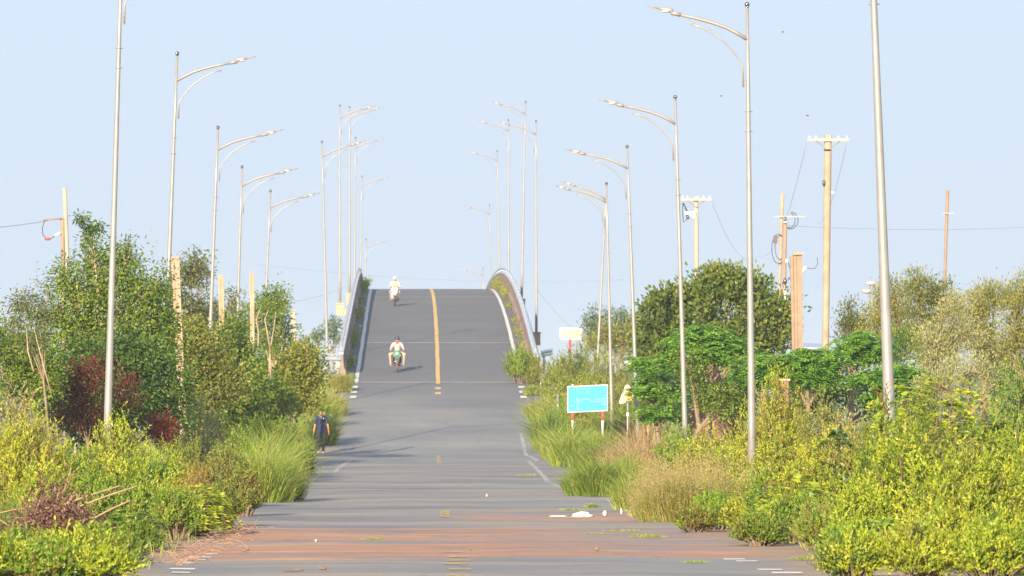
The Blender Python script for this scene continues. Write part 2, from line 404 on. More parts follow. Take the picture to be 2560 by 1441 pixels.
marks('transverse_bars', WP, [(-3.62, .11, 93.6, 94.1), (-3.7, .15, 91.7, 92.2), (-3.72, .15, 90.2, 90.6), (-3.78, .13, 88.8, 89.2), (-3.7, .17, 85.3, 86), (-3.65, .12, 83.6, 84.1),
      (3.92, .15, 90.6, 91.2), (4.05, .15, 89.6, 90.1), (4.15, .16, 85.2, 85.8), (4.3, .2, 83.6, 84.4), (3.55, .12, 126, 127), (4.3, .14, 117.5, 118.1)])
JM = mat('joint_mortar', (.36,.33,.30), (.28,.26,.25), .8)
for yy in (291.4, 320.0, 372.0): ribbon('expansion_joint', JM, -3.62, 3.62, yy, yy + .45, .010)

# ------------------------------------------------------------------ bridge
def sweep(name, m, prof, y0, y1, parent=None, step=3.0, side=1, jit=0):
    """extrude a (offset,z) profile along the deck"""
    V = []; Fc = []; Y = list(np.arange(y0, y1, step)) + [y1]; k = len(prof)
    for y in Y:
        for (o, z) in prof: V.append((RC(y) + o * side, y, RZ(y) + z))
    for i in range(len(Y) - 1):
        for a in range(k):
            b = (a + 1) % k; Fc.append([i*k+a, i*k+b, (i+1)*k+b, (i+1)*k+a])
    Fc += [list(range(k)), list(range((len(Y)-1)*k, len(Y)*k))[::-1]]
    return link(name, mesh(name, V, Fc), m, parent)
bridge = empty('bridge', (RC(BR0), BR0, 0))
tag(bridge, 'humped road bridge with stained concrete parapets carrying the road over its crest', 'bridge')
bridge.location = (0, 0, 0)
sweep('deck', M['conc'], [(-4.599,-.03),(4.599,-.03),(4.599,-.55),(3.2,-.6),(3.0,-1.5),(-3.0,-1.5),(-3.2,-.6),(-4.599,-.55)], BR0, BR1, bridge)
PM = m_parapet()
for s in (-1, 1):
    sweep('parapet', PM, [(4.26,-.02),(4.29,.28),(4.37,.36),(4.40,1.0),(4.58,1.0),(4.60,-.02)] if s == 1 else [(4.26,-.02),(4.60,-.02),(4.58,1.0),(4.40,1.0),(4.37,.36),(4.29,.28)], 294 if s == 1 else 296, BR1, bridge, side=s)
    sweep('coping', M['coping'], [(4.38,1.003),(4.61,1.003),(4.61,1.07),(4.38,1.07)], 294 if s == 1 else 296, BR1, bridge, side=s)
    sweep('fascia_band', M['conc'], [(4.603,-.50),(4.72,-.50),(4.72,.78),(4.603,.78)], 294.2 if s == 1 else 296.2, BR1, bridge, side=s)
    mb = MB(); Y = list(np.arange(294 if s == 1 else 296, BR1, 4))
    mb.tube([(RC(y) + s * 4.5, y, RZ(y) + 1.30) for y in Y], .045, 8)
    mb.build('hand_rail', M['rail'], bridge, True)
    k = 0
    for y in np.arange(297, 500, 4.0):
        MB().tube([(RC(y) + s * 4.5, y, RZ(y) + 1.05), (RC(y) + s * 4.5, y, RZ(y) + 1.27)], .035, 6).build('rail_post', M['rail'], bridge, True)
for y in (325, 360, 395, 430, 465, 500, 535, 570):
    mb = MB()
    for s in (-1, 1): mb.tube([(RC(y) + s * 2.2, y, -.2), (RC(y) + s * 2.2, y, RZ(y) - 2.15)], .55, 14)
    mb.box((RC(y), y, RZ(y) - 1.85), (7.4, 1.5, .66)); mb.build('pier', M['conc'], bridge, True)
MB().box((RC(293.2), 293.6, 1.4), (9.6, 2.4, 2.85)).build('abutment', M['conc'], bridge)
# weeds that grow along the foot of the parapets
def weedline(name, label, side, spots, key):
    P = []; D = []
    for (y, h, n) in spots:
        for i in range(n):
            yy = y + R.normal() * 1.6; P.append((RC(yy) + side * (4.16 + R.normal() * .07), yy, RZ(yy))); a = R.normal(size=3) * .35; a[2] = 1; a[0] -= side * .1; D.append(a * h * R.uniform(.5, 1))
    P = np.array(P); D = np.array(D); H = np.linalg.norm(D, axis=1)
    k = 10; T = R.uniform(.1, 1, (len(P), k)); Q = P[:, None, :] + D[:, None, :] * T[..., None] + R.normal(size=(len(P), k, 3)) * .05
    Q = Q.reshape(-1, 3); DD = R.normal(size=Q.shape) ; DD[:, 2] += .6
    o = leaves(name, Q, DD, .10, .05, R.random(len(Q)), LM(key)); tag(o, label, 'weeds', kind='stuff')
weedline('parapet_weeds', 'green weeds at the foot of the left bridge parapet', -1, [(302, .6, 40), (318, .4, 20), (323, .6, 34), (343, .6, 50), (362, .35, 20), (383, .6, 40), (392, .8, 60), (400,.8,60)], 'fresh')
weedline('parapet_weeds', 'yellowing weeds at the foot of the right bridge parapet', 1, [(299, .7, 40), (306, .5, 24), (316, .4, 18), (326, .45, 26), (338, .3, 14), (356, .35, 18), (370, .6, 40), (375, .7, 40), (396, .8, 70), (404, .6, 50)], 'bank')

# ------------------------------------------------------------------ street lamps
def meshof(mb, name, sm=True): return mesh(name, mb.V, mb.F, sm)
_arm = [(0,-.69),(-.23,-.55),(-.44,-.44),(-.72,-.335),(-.93,-.275),(-1.14,-.22),(-1.42,-.155)]
_br = [(-.10,-1.69),(-.10,-1.25),(-.25,-1.02),(-.44,-.78),(-.72,-.56),(-1.0,-.42),(-1.2,-.355)]
P3 = lambda l: [(a, 0, b) for a, b in l]
LM_ = {}
LM_['arm'] = meshof(MB().tube(P3(_arm), [.040,.038,.037,.036,.034,.032,.030], 8), 'arm')
hd = MB().tube([(-1.40,0,-.160),(-1.60,0,-.110)], [.043,.046], 8)
hd.tube([(-1.56,0,-.085),(-1.62,0,-.062),(-1.76,0,-.035),(-1.86,0,-.015)], [.040,.052,.048,.018], 10)
hd.tube([(-1.84,0,-.022),(-2.10,0,.05)], [.020,.012], 6)
LM_['luminaire'] = meshof(hd, 'luminaire')
LM_['lens'] = meshof(MB().ball((-1.72,0,-.082), (.10,.055,.030), 10, 6), 'lens')
LM_['brace'] = meshof(MB().tube(P3(_br), [.020]*2+[.019]*5, 6).tube([(0,0,-1.45),(-.10,0,-1.45)], .015, 5).tube([(0,0,-1.54),(-.10,0,-1.54)], .015, 5).tube([(0,0,-1.63),(-.10,0,-1.63)], .015, 5), 'brace')
LM_['ring'] = [meshof(MB().torus((-.77,0,-.43), .062, .007, 'y', 14, 5), 'ring'), meshof(MB().torus((-1.10,0,-.30), .045, .006, 'y', 14, 5), 'ring')]
LM_['ball'] = meshof(MB().ball((0,0,.045), .055, 14, 10).tube([(0,0,-.03),(0,0,.01)], .035, 8), 'top_ball')
LM_['clamp'] = meshof(MB().tube([(0,0,-.02),(0,0,.02)], .048, 10).tube([(-.085,0,0),(.085,0,0)], .012, 6), 'clamp')
def lamp(px_top, py_top, px_low, py_low, Y, zb, label, group, left, pedestal=False, fine=True, kw=1.0):
    zt = ZP(py_top, Y); zl = ZP(py_low, Y); xt = XP(px_top, Y); xl = XP(px_low, Y)
    xb = xl + (xt - xl) * (zb - zl) / (zt - zl)
    H = math.hypot(zt - zb, xt - xb); lean = math.atan2(xt - xb, zt - zb)
    r = empty('street_lamp', (xb, Y, zb), (0, -lean if left else lean, math.pi if left else 0))
    tag(r, label, 'street lamp', group)
    n = 7; rb = .078 * kw; rt = .033
    seg = [(0,0,H*i/(n-1)) for i in range(n)]; rad = [rb + (rt - rb) * min(1, (i/(n-1)) ** .85) for i in range(n)]
    mb = MB().tube(seg, rad, 12)
    mb.build('pole', M['galv'], r, True)
    for k, m in (('arm','arm'),('luminaire','head'),('brace','galv'),('ball','ball')):
        o = link({'ball':'top_ball'}.get(k, k), LM_[k], M[m], r, (0,0,H))
        if k == 'luminaire': link('lens', LM_['lens'], M['lens'], o)
    if fine:
        for me in LM_['ring']: link('ring', me, M['galv'], r, (0,0,H))
        for d in (2.2, 2.62): link('clamp', LM_['clamp'], M['galv'], r, (0,0,H-d))
    if pedestal:
        b = MB().box((0,0,.22), (.42,.46,.66)).box((0,0,.57), (.50,.54,.06)).box((-.40,0,.08), (.44,.36,.34)).box((0,0,.61),(.2,.2,.03))
        b.build('pedestal', M['conc'], r)
    return r
GL, GR = 'street lamps along the left side of the road', 'street lamps along the right side of the road'
gz = ground_z
# left row, near to far: top px, lower visible px, depth
lamp(305,-138, 270,1030, 136, 0, 'nearest left street lamp, its top cut off by the picture edge', GL, True, kw=1.25)
lamp(443,138, 415,850, 170, 0, 'left street lamp second from the camera, standing beside the thickest concrete post', GL, True, kw=1.1)
lamp(545,322, 517,1055, 205, 0, 'left street lamp third from the camera, its foot among olive bushes', GL, True, kw=1.1)
lamp(605,420, 586,1070, 240, 0, 'left street lamp fourth from the camera, just right of the third lamp', GL, True, kw=1.05)
lamp(676,480, 660,870, 270, 0.3, 'left street lamp rising out of the slender tree with pale stems', GL, True)
lamp(805,357, 818,885, 308, 2.4, 'left street lamp leaning left beside the near end of the left bridge parapet', GL, True)
lamp(850,266, 850,765, 372, RZ(372)-.95, 'left street lamp standing on the brown concrete pedestal of the bridge', GL, True, pedestal=True)
lamp(874,270, 874,700, 402, RZ(402)-.9, 'left street lamp behind the top of the left parapet, second of the bridge lamps', GL, True, pedestal=True, fine=False)
lamp(889,346, 887,660, 440, RZ(440)-.9, 'left street lamp just beyond the peak of the left parapet', GL, True, fine=False)
lamp(905,443, 902,690, 478, RZ(478)-.9, 'left street lamp beyond the crest, next to last of the left row', GL, True, fine=False)
lamp(915,600, 914,690, 520, RZ(520)-.9, 'farthest left street lamp, only its top showing over the crest', GL, True, fine=False)
lamp(2168,-430, 2222,985, 95, 0, 'nearest right street lamp, thick pole with its head out of the picture', GR, False, kw=1.35)
lamp(1868,17, 1880,1155, 134.5, 0, 'tall right street lamp with polished ball, second from the camera', GR, False, kw=1.2)
lamp(1688,247, 1713,1095, 174, 0, 'right street lamp third from the camera, in front of the dark broadleaf tree', GR, False, kw=1.1)
lamp(1568,370, 1594,1075, 213, 0, 'right street lamp with the small camera fixed to it, beside the triangular sign', GR, False, kw=1.1)
lamp(1516,462, 1530,1060, 247, 0, 'right street lamp standing just right of the blue board', GR, False)
lamp(1517,461, 1491,955, 289, 1.2, 'right street lamp leaning right, rising from behind the blue board', GR, False)
lamp(1340,305, 1341,845, 343, RZ(343)-1.35, 'right street lamp on the dark pedestal outside the right bridge parapet', GR, False, pedestal=True)
lamp(1314,257, 1305,700, 380, RZ(380)-.9, 'tallest right bridge street lamp, beside the upper right parapet', GR, False, pedestal=True, fine=False)
lamp(1271,302, 1272,660, 428, RZ(428)-.9, 'right street lamp rising over the peak of the right parapet', GR, False, fine=False)
lamp(1243,379, 1249,670, 470, RZ(470)-.9, 'right street lamp beyond the crest, just left of the parapet peak', GR, False, fine=False)
lamp(1224,515, 1227,710, 515, RZ(515)-.9, 'right street lamp beyond the crest, second from the end of the right row', GR, False, fine=False)
lamp(1208,672, 1208,715, 580, RZ(580)-.9, 'farthest right street lamp, a stub over the crest near the middle', GR, False, fine=False)

# ------------------------------------------------------------------ guard rails at the bridge ends
def guard(name, label, pts, posts):
    r = empty(name, pts[0]); tag(r, label, 'guard rail')
    prof = [(0,-.16),(.05,-.12),(.05,-.05),(0,0),(.05,.05),(.05,.12),(0,.16),(-.015,.16),(.03,.11),(.03,.06),(-.015,0),(.03,-.06),(.03,-.11),(-.015,-.16)]
    V = []; Fc = []; k = len(prof)
    for i, p in enumerate(pts):
        a = Vector(pts[max(0, i-1)]); b = Vector(pts[min(len(pts)-1, i+1)]); t = (b - a).normalized(); s = t.cross(Vector((0,0,1))).normalized(); u = s.cross(t)
        for (o, z) in prof: V.append(Vector(p) + s * o + u * z - Vector(pts[0]))
    for i in range(len(pts)-1):
        for a in range(k): Fc.append([i*k+a, i*k+(a+1)%k, (i+1)*k+(a+1)%k, (i+1)*k+a])
    Fc += [list(range(k)), list(range((len(pts)-1)*k, len(pts)*k))[::-1]]
    link('rail', mesh('rail', V, Fc), M['rail'], r)
    for p in posts:
        q = Vector(p) - Vector(pts[0]); MB().tube([q + Vector((0,.06,-.9)), q + Vector((0,.06,.14))], .05, 8).build('post', M['rail'], r, True)
    return r
def PX(px, py, Y): return (XP(px, Y), Y, ZP(py, Y))
guard('guard_rail', 'bent steel guard rail curving down the grass bank at the right bridge end', [PX(1347,937,291),PX(1358,945,288),PX(1370,955,285),PX(1382,967,281),PX(1390,982,277),PX(1397,1000,272)], [PX(1352,941,290),PX(1384,970,280),PX(1395,995,273)])
guard('guard_rail', 'short level guard rail meeting the left parapet above the grass', [PX(806,893,292.4),PX(825,893,292.2),PX(842,894,292),PX(853,894,291.8)], [PX(818,893,292.3),PX(848,894,292)])
guard('guard_rail', 'tilted end piece of guard rail in the grass below the left parapet', [PX(812,950,287),PX(820,942,287.5),PX(832,936,288),PX(841,933,288.4)], [PX(836,935,288.2)])
guard('guard_rail', 'pale guard rail stub on the bank behind the right parapet end', [PX(1352,885,300),PX(1366,882,300.5),PX(1380,880,301)], [PX(1360,883,300.3)])

# ------------------------------------------------------------------ utility poles
def pole_obj(name, label, cat, px0, py0, px1, py1, Y, r0, r1, m, group=None, zb=None, arms=(), extra=None, double=None, flat=False):
    """(px0,py0) top, (px1,py1) lower visible point"""
    zt, zl, xt, xl = ZP(py0, Y), ZP(py1, Y), XP(px0, Y), XP(px1, Y); zb = gz(xl, Y) if zb is None else zb
    xb = xl + (xt - xl) * (zb - zl) / (zt - zl)
    r = empty(name, (xb, Y, zb)); tag(r, label, cat, group); T = Vector((xt - xb, 0, zt - zb))
    mb = MB(); n = 10
    if flat:
        mb.add(*_prism(T, r0, r1))
    else: mb.tube([T * (i / n) for i in range(n + 1)], [r1 + (r0 - r1) * i / n for i in range(n + 1)], 12)
    mb.build('pole', m, r, not flat)
    if double is not None:
        MB().add(*_prism(T + Vector((double * .7, 0, -.05)), r0 * .95, r1, Vector((double, .1, 0)))).build('twin_pole', m, r)
    for (dz, L, c) in arms:
        a = MB().box((T.x + c, -.14, T.z - dz), (L, .09, .10)); o = a.build('crossarm', M['galv'], r)
        b = MB()
        for s in (-1, 1): b.tube([(T.x, -.1, T.z - dz - L * .26), (T.x + s * L * .28, -.12, T.z - dz - .04)], .022, 5)
        b.build('strut', M['galv'], r)
        for f in (-.44, -.28, .05, .24, .44):
            MB().tube([(T.x + c + f * L, -.14, T.z - dz + .05), (T.x + c + f * L, -.14, T.z - dz + .10)], .022, 7).ball((T.x + c + f * L, -.14, T.z - dz + .11), .03, 8, 6).build('insulator', M['white'], r, True)
    if extra: extra(r, T)
    return r
def _prism(T, r0, r1, off=Vector((0,0,0))):
    """tapered concrete post with a recessed web: H section"""
    V = []; Fc = []
    pr = [(-1,-.7),(1,-.7),(1,-.25),(.84,-.15),(.84,.15),(1,.25),(1,.7),(-1,.7),(-1,.25),(-.84,.15),(-.84,-.15),(-1,-.25)]
    n = 8; k = len(pr)
    for i in range(n + 1):
        t = i / n; r = r1 + (r0 - r1) * t
        for a, b in pr: V.append(off * 1.0 + (T - off * .3) * t + Vector((b * r * 1.35, a * r * .9, 0)))
    for i in range(n):
        for a in range(k): Fc.append([i*k+a, i*k+(a+1)%k, (i+1)*k+(a+1)%k, (i+1)*k+a])
    Fc += [list(range(k))[::-1], list(range(n*k, (n+1)*k))]
    return V, Fc
BLK = mat('black_cable', (.05,.05,.06), (.07,.06,.06), .6)
def cable(name, pts, parent, r=.014, m=None): return MB().tube(pts, r, 5).build(name, m or BLK, parent, True)
def arc(c, rx, rz, a0, a1, n=14, y=-.1): return [(c[0] + rx * math.cos(math.radians(a0 + (a1 - a0) * i / n)), y, c[1] + rz * math.sin(math.radians(a0 + (a1 - a0) * i / n))) for i in range(n + 1)]
GP = 'power poles standing over the bushes'
def ex_a(r, T):   # round fittings and stay wires of the tallest pole
    MB().ball((T.x - .14, -.1, T.z - 1.62), (.06,.06,.11), 8, 6).build('fitting', M['galv_dark'], r, True)
    MB().ball((T.x + .16, -.1, T.z - 1.95), .06, 8, 6).build('insulator', M['white'], r, True)
    MB().ball((T.x - .04, -.12, T.z - .5), (.12,.12,.03), 8, 6).build('band', M['galv_dark'], r, True)
pole_obj('power_pole', 'tallest concrete power pole with crossarm at its top, right of centre', 'power pole', 2070,338, 2064,865, 215, .125, .105, M['pole_conc'], GP, arms=[(.17, 1.42, 0)], extra=ex_a)
def ex_b(r, T):   # white bracket with switch
    MB().box((T.x - .22, -.12, T.z - .62), (.42,.12,.10)).add([(T.x-.3,-.15,T.z-.67),(T.x-.02,-.15,T.z-.67),(T.x-.02,-.15,T.z-.86),(T.x-.3,-.09,T.z-.67),(T.x-.02,-.09,T.z-.67),(T.x-.02,-.09,T.z-.86)], [[0,2,1],[3,4,5],[0,1,4,3],[1,2,5,4],[2,0,3,5]]).build('bracket', M['white'], r)
    MB().tube([(T.x-.34,-.12,T.z-.70),(T.x-.30,-.12,T.z-.85)], .05, 8).build('switch', M['galv_dark'], r, True)
    cable('cable', [(T.x-.48,-.12,T.z-.24),(T.x-.40,-.12,T.z-.42),(T.x-.32,-.12,T.z-.60)], r, .03)
    cable('cable', [(T.x-.50,-.12,T.z-.24),(T.x-.50,-.12,T.z-.7),(T.x-.47,-.12,T.z-.98),(T.x-.36,-.12,T.z-.86)], r, .018)
pole_obj('power_pole', 'pale power pole with thin crossarm and white bracket above the broadleaf tree', 'power pole', 1740,492, 1742,700, 240, .085, .06, M['pole_pale'], GP, arms=[(.11, 1.16, 0)], extra=ex_b)
def ex_c(r, T):
    for (rx, dz, rad) in ((.28,.72,.30),(.20,.75,.26)): cable('cable_loop', arc((T.x + .18 + rx*.3, T.z - .95), rx, rad, 80, -120, 14), r, .016)
    cable('cable_loop', arc((T.x - .14, T.z - 1.95), .24, .52, 60, 300, 18), r, .014)
    cable('cable_loop', arc((T.x - .10, T.z - 1.9), .16, .42, 70, 290, 18), r, .012)
    MB().box((T.x - .26, -.1, T.z - 1.62), (.13,.12,.28)).build('junction_box', M['galv_dark'], r)
    MB().box((T.x + .25, -.12, T.z - .82), (1.1,.06,.05)).build('crossarm', M['galv'], r)
pole_obj('power_pole', 'thin power pole with looping black cables, left one of a close pair', 'power pole', 1956,484, 1948,740, 225, .06, .05, M['pole_conc'], GP, extra=ex_c)
def ex_d(r, T):
    MB().ball((T.x, -.1, T.z + .08), (.05,.05,.12), 8, 6).build('insulator', M['galv_dark'], r, True)
    MB().tube([(T.x, -.1, T.z - .04), (T.x, -.1, T.z + .03)], .06, 8).build('cap', M['white'], r, True)
    MB().tube([(T.x + .05, -.12, T.z - 1.28), (T.x + .05, -.12, T.z - 1.42)], .05, 7).build('insulator', M['white'], r, True)
    MB().ball((T.x - .01, -.14, T.z - 2.05), (.07,.07,.12), 8, 6).build('fitting', M['galv_dark'], r, True)
    MB().tube([(T.x, -.12, T.z - 2.2), (T.x - .02, -.12, T.z - 2.9)], .05, 7).build('sleeve', M['white'], r, True)
    cable('cable', [(T.x+.1,-.1,T.z-1.4),(T.x+.25,-.1,T.z-1.9),(T.x+.4,-.1,T.z-2.6)], r, .014)
pole_obj('power_pole', 'thin power pole with dark fittings, right one of the close pair with looping cables', 'power pole', 1963,556, 1960,745, 222, .065, .06, M['pole_brown'], GP, extra=ex_d)
def ex_e(r, T):
    MB().box((T.x, -.05, T.z + .03), (.34,.30,.08)).build('cap', M['pole_conc'], r)
    MB().tube([(T.x + .17, -.1, T.z - .55), (T.x + .26, -.1, T.z - .38)], .05, 7).build('insulator', M['white'], r, True)
    cable('cable_loop', [(T.x+.26,-.1,T.z-.40),(T.x+.40,-.1,T.z-.46),(T.x+.56,-.1,T.z-.44),(T.x+.64,-.1,T.z-.30),(T.x+.62,-.1,T.z-.10)], r, .012)
pole_obj('concrete_post', 'thick brown concrete post beside the tallest power pole, rising behind the dark broadleaf tree', 'concrete post', 1994,637, 1997,865, 205, .14, .115, M['pole_brown'], extra=ex_e, double=-.08, flat=True)
def ex_f(r, T):
    MB().box((T.x + .02, -.1, T.z - .85), (.4,.05,.05)).build('crossarm', M['galv'], r)
pole_obj('power_pole', 'slim reddish pole standing among the tan trees at far right', 'power pole', 2369,476, 2361,720, 235, .065, .03, M['pole_brown'], GP, extra=ex_f)
def ex_g(r, T):
    MB().tube([(T.x - .02, -.1, T.z - .03), (T.x - .62, -.1, T.z - .06)], .025, 6).build('crossarm', M['pole_brown'], r, True)
    cable('cable_loop', [(T.x-.55,-.1,T.z-.08),(T.x-.64,-.1,T.z-.32),(T.x-.62,-.1,T.z-.55),(T.x-.50,-.1,T.z-.68),(T.x-.34,-.1,T.z-.66),(T.x-.2,-.1,T.z-.56)], r, .014)
    MB().ball((T.x-.47,-.1,T.z-.68), (.10,.06,.05), 8, 6).build('joint', M['red_paint'], r, True)
    MB().tube([(T.x-.24,-.1,T.z-.58),(T.x-.05,-.1,T.z-.48)], .04, 7).build('insulator', M['white'], r, True)
pole_obj('power_pole', 'short brown power pole with a hanging cable loop above the left trees', 'power pole', 156,545, 158,700, 205, .065, .055, M['pole_brown'], GP, extra=ex_g)
pole_obj('power_pole', 'thin pale pole just behind the short brown pole above the left trees', 'power pole', 161,470, 169,660, 210, .07, .05, M['pole_pale'], GP)
GC = 'old concrete posts among the left trees'
pole_obj('concrete_post', 'weathered tan concrete post beside the second left street lamp, thickest of the left posts', 'concrete post', 438,642, 449,885, 186, .125, .10, M['pole_conc'], GC, flat=True)
pole_obj('concrete_post', 'tan concrete post above the airy tree, between the third and fourth left street lamps', 'concrete post', 553,689, 554,790, 215, .10, .085, M['pole_conc'], GC, flat=True)
pole_obj('concrete_post', 'slim concrete post with vine at its top, left of the tree with pale stems', 'concrete post', 630,684, 631,880, 222, .085, .055, M['pole_conc'], GC, flat=True)
pole_obj('concrete_post', 'short pale post at the right edge of the tree with pale stems', 'concrete post', 733,775, 734,842, 240, .075, .06, M['pole_pale'], GC, flat=True)
pole_obj('concrete_post', 'post half hidden inside the crown of the tree with pale stems', 'concrete post', 703,790, 702,850, 236, .085, .08, M['pole_pale'], GC, flat=True)

def span(label, a, b, sag, r=.006):
    r = min(r, .010)
    a, b = Vector(a), Vector(b); n = 16
    pts = [a + (b - a) * (i / n) - Vector((0, 0, sag * 4 * (i / n) * (1 - i / n))) for i in range(n + 1)]
    o = MB().tube([p - a for p in pts], r, 4).build('power_line', WIRE, None, True, a); tag(o, label, 'power line', 'thin wires strung between the poles')
WIRE = mat('wire', (.36,.34,.36), (.42,.38,.38), .6)
span('wire sloping from the crossarm of the tallest power pole down behind the close pair', PX(2018,350,215), PX(1900,640,330), 1.2)
span('second stay wire slanting down from the tallest power pole', PX(2118,350,215), PX(2040,560,300), .8)
span('wire leaving the right end of the thin crossarm above the broadleaf tree', PX(1778,500,240), PX(1900,640,330), 1.0)
span('pinkish wire running from the close pair past the slim reddish pole to the right edge', PX(1930,562,225), PX(2700,560,250), .2)
span('wire running left from the short brown pole out of the picture', PX(120,552,205), PX(-200,575,190), .1, .02)
span('wire crossing the sky behind the far bridge lamps', PX(600,655,640), PX(1560,700,700), .9, .02)
span('wire dropping from the right bridge lamps towards the beige board', PX(1340,720,343), PX(1460,840,420), .3)
span('wire rising to the right behind the left bridge lamps', PX(700,760,420), PX(900,700,520), .3, .012)

# ------------------------------------------------------------------ signs
CY = mat('sign_blue', (.010,.31,.68), (.008,.26,.60), .45, scale=4)
CYL = mat('sign_pale_marks', (.11,.42,.72), (.09,.38,.70), .5)
def board():
    Y = 236; s = F / Y; r = empty('road_sign', (XP(1469, Y), Y, gz(XP(1469, Y), Y)), (0, 0, math.radians(-3)))
    tag(r, 'blue rectangular information board with white border on red and white posts', 'sign')
    zc = ZP(997, Y) - r.location.z; wd = 101 / s; h = 66 / s; sh = .03
    def q(u, v, y=0): return (u * wd, y, zc + v * h + u * .07 * 1.0)
    def slab(u0, v0, u1, v1, y0, y1, m, name, par):
        V = [q(u0,v0,y0),q(u1,v0,y0),q(u1,v1,y0),q(u0,v1,y0),q(u0,v0,y1),q(u1,v0,y1),q(u1,v1,y1),q(u0,v1,y1)]
        return MB().add(V, [[0,1,2,3],[7,6,5,4],[0,4,5,1],[1,5,6,2],[2,6,7,3],[3,7,4,0]]).build(name, m, par)
    p = slab(-.5,-.5,.5,.5,-.03,.0,CY,'panel',r)
    bw = .015; bh = .028
    mb = MB()
    for (a,b,c,d) in ((-.5,-.5,.5,-.5+bh),(-.5,.5-bh,.5,.5),(-.5,-.5+bh,-.5+bw,.5-bh),(.5-bw,-.5+bh,.5,.5-bh)):
        V = [q(a,b,-.036),q(c,b,-.036),q(c,d,-.036),q(a,d,-.036),q(a,b,-.031),q(c,b,-.031),q(c,d,-.031),q(a,d,-.031)]
        mb.add(V, [[0,1,2,3],[7,6,5,4],[0,4,5,1],[1,5,6,2],[2,6,7,3],[3,7,4,0]])
    mb.build('border', M['white'], p)
    mb = MB()
    def flat(a, b, c, d, y=-.034):
        V = [q(a,b,y),q(c,b,y),q(c,d,y),q(a,d,y)]; mb.add(V, [[0,1,2,3]])
    # faint heading: seven worn capitals, blurred in the photograph
    for i, u in enumerate((-.34,-.28,-.225,-.16,-.10,-.03,.03)):
        flat(u, .33, u+.012, .43); 
        if i in (0,2,4,6): flat(u+.013, .42, u+.036, .44); flat(u+.013, .325, u+.036, .345)
        else: flat(u+.026, .33, u+.038, .43)
        if i in (2,4,5): flat(u+.013, .375, u+.025, .39)
    flat(-.04,.22,.05,.27)
    mb.build('lettering', CYL, p); mb = MB()
    # route diagram: upright, arch and branch
    flat(-.27,-.44,-.215,.06)
    pts = [(-.21,-.13),(-.18,-.06),(-.10,-.02),(-.02,-.01),(.06,-.05),(.12,-.11),(.16,-.13)]
    for (a, b), (c, d) in zip(pts, pts[1:]): mb.add([q(a,b-.03,-.034),q(c,d-.03,-.034),q(c,d+.03,-.034),q(a,b+.03,-.034)], [[0,1,2,3]])
    flat(.165,-.15,.465,-.10); flat(.20,-.06,.32,.00); flat(.34,-.06,.45,.00); flat(.35,-.27,.45,-.20); flat(-.44,-.27,-.37,-.22)
    mb.build('route_diagram', CYL, p)
    for u, lo in ((-.37, 1035), (.37, 1065)):
        x = u * wd
        a = MB().tube([(x,.05,-.2),(x,.05,zc+.53*h)], .045, 10).build('post', M['white'], r, True)
        z1 = ZP(1034, Y) - r.location.z
        for k in (0,): MB().tube([(x,.05,z1-.25),(x,.05,z1+.06)], .048, 10).build('stripe', M['red_paint'], a, True)
board()
def beige_board():
    Y = 400; s = F / Y; g0 = 0; r = empty('sign_board', (XP(1427, Y), Y, g0)); tag(r, 'small blank beige board on a red post against the sky', 'sign')
    zc = ZP(835, Y); wd = 52 / s; h = 26 / s
    p = MB().box((0,0,zc), (wd,.06,h)).build('panel', mat('beige_board', (.58,.48,.32), (.50,.43,.30), .6), r)
    mb = MB()
    for (x, z, a, b) in ((0,h/2,wd+.1,.09),(0,-h/2,wd+.1,.09),(-wd/2,0,.09,h-.09),(wd/2,0,.09,h-.09)): mb.box((x,-.035,zc+z),(a,.02,b))
    mb.build('border', M['white'], p)
    MB().tube([(-.05,.08,0),(-.05,.08,zc)], .085, 10).build('post', M['red_paint'], r, True)
beige_board()
def triangle():
    Y = 212; s = F / Y; x, z = XP(1567, Y), ZP(988, Y); g = gz(x, Y)
    r = empty('warning_sign', (x, Y, g)); tag(r, 'triangular warning sign turned half away, wrapped by dry stalks', 'sign')
    z -= g; o = MB()
    tri = [(-.27,-.24),(.20,.14),(.04,.30)]; tri = [(-20/s,-18/s),(-16/s,-23/s),(14/s,-12/s),(19/s,5/s),(3/s,26/s),(-4/s,24/s)]
    V = [(a,-.02,z+b) for a,b in tri] + [(a+.015,.03,z+b) for a,b in tri]; n = 6
    o.add(V, [list(range(n)), list(range(n,2*n))[::-1]] + [[i,i+n,(i+1)%n+n,(i+1)%n] for i in range(n)])
    p = o.build('panel', mat('sign_cream', (.75,.60,.38), (.66,.48,.28), .5), r)
    tr = [(-2/s,-15/s),(13/s,-9/s),(15/s,2/s),(3/s,8/s)]
    V = [(a,-.027,z+b) for a,b in tr]; MB().add(V, [[0,1,2,3]]).build('symbol', mat('sign_orange', (.62,.20,.05), (.70,.32,.08), .5), p)
    MB().tube([(.03,.06,0),(.03,.06,z+.1)], .03, 8).build('post', M['galv'], r, True)
    MB().ball((.03,-.0,ZP(1037,Y)-g), (.045,.03,.09), 10, 8).build('reflector', M['white'], r, True)
triangle()
def camera_obj():
    Y = 211.6; s = F / Y; x, z = XP(1572, Y), ZP(908, Y)
    r = empty('security_camera', (x, Y, z)); tag(r, 'small white surveillance camera fixed on the street lamp above the triangular sign', 'camera')
    MB().tube([(-.02,0,0),(.03,0,0),(.15,-.02,-.02),(.17,-.02,-.02)], [.05,.085,.085,.05], 12).build('housing', M['white'], r, True)
    MB().ball((-.07,-.01,.0), (.085,.08,.075), 12, 8).build('hood', M['white'], r, True)
    MB().tube([(-.09,-.05,-.03),(-.12,-.10,-.06)], .05, 10).build('lens', M['galv_dark'], r, True)
    MB().tube([(.16,0,-.02),(.26,.2,-.1),(.27,.3,-.3)], .02, 6).build('bracket', M['galv'], r, True)
camera_obj()
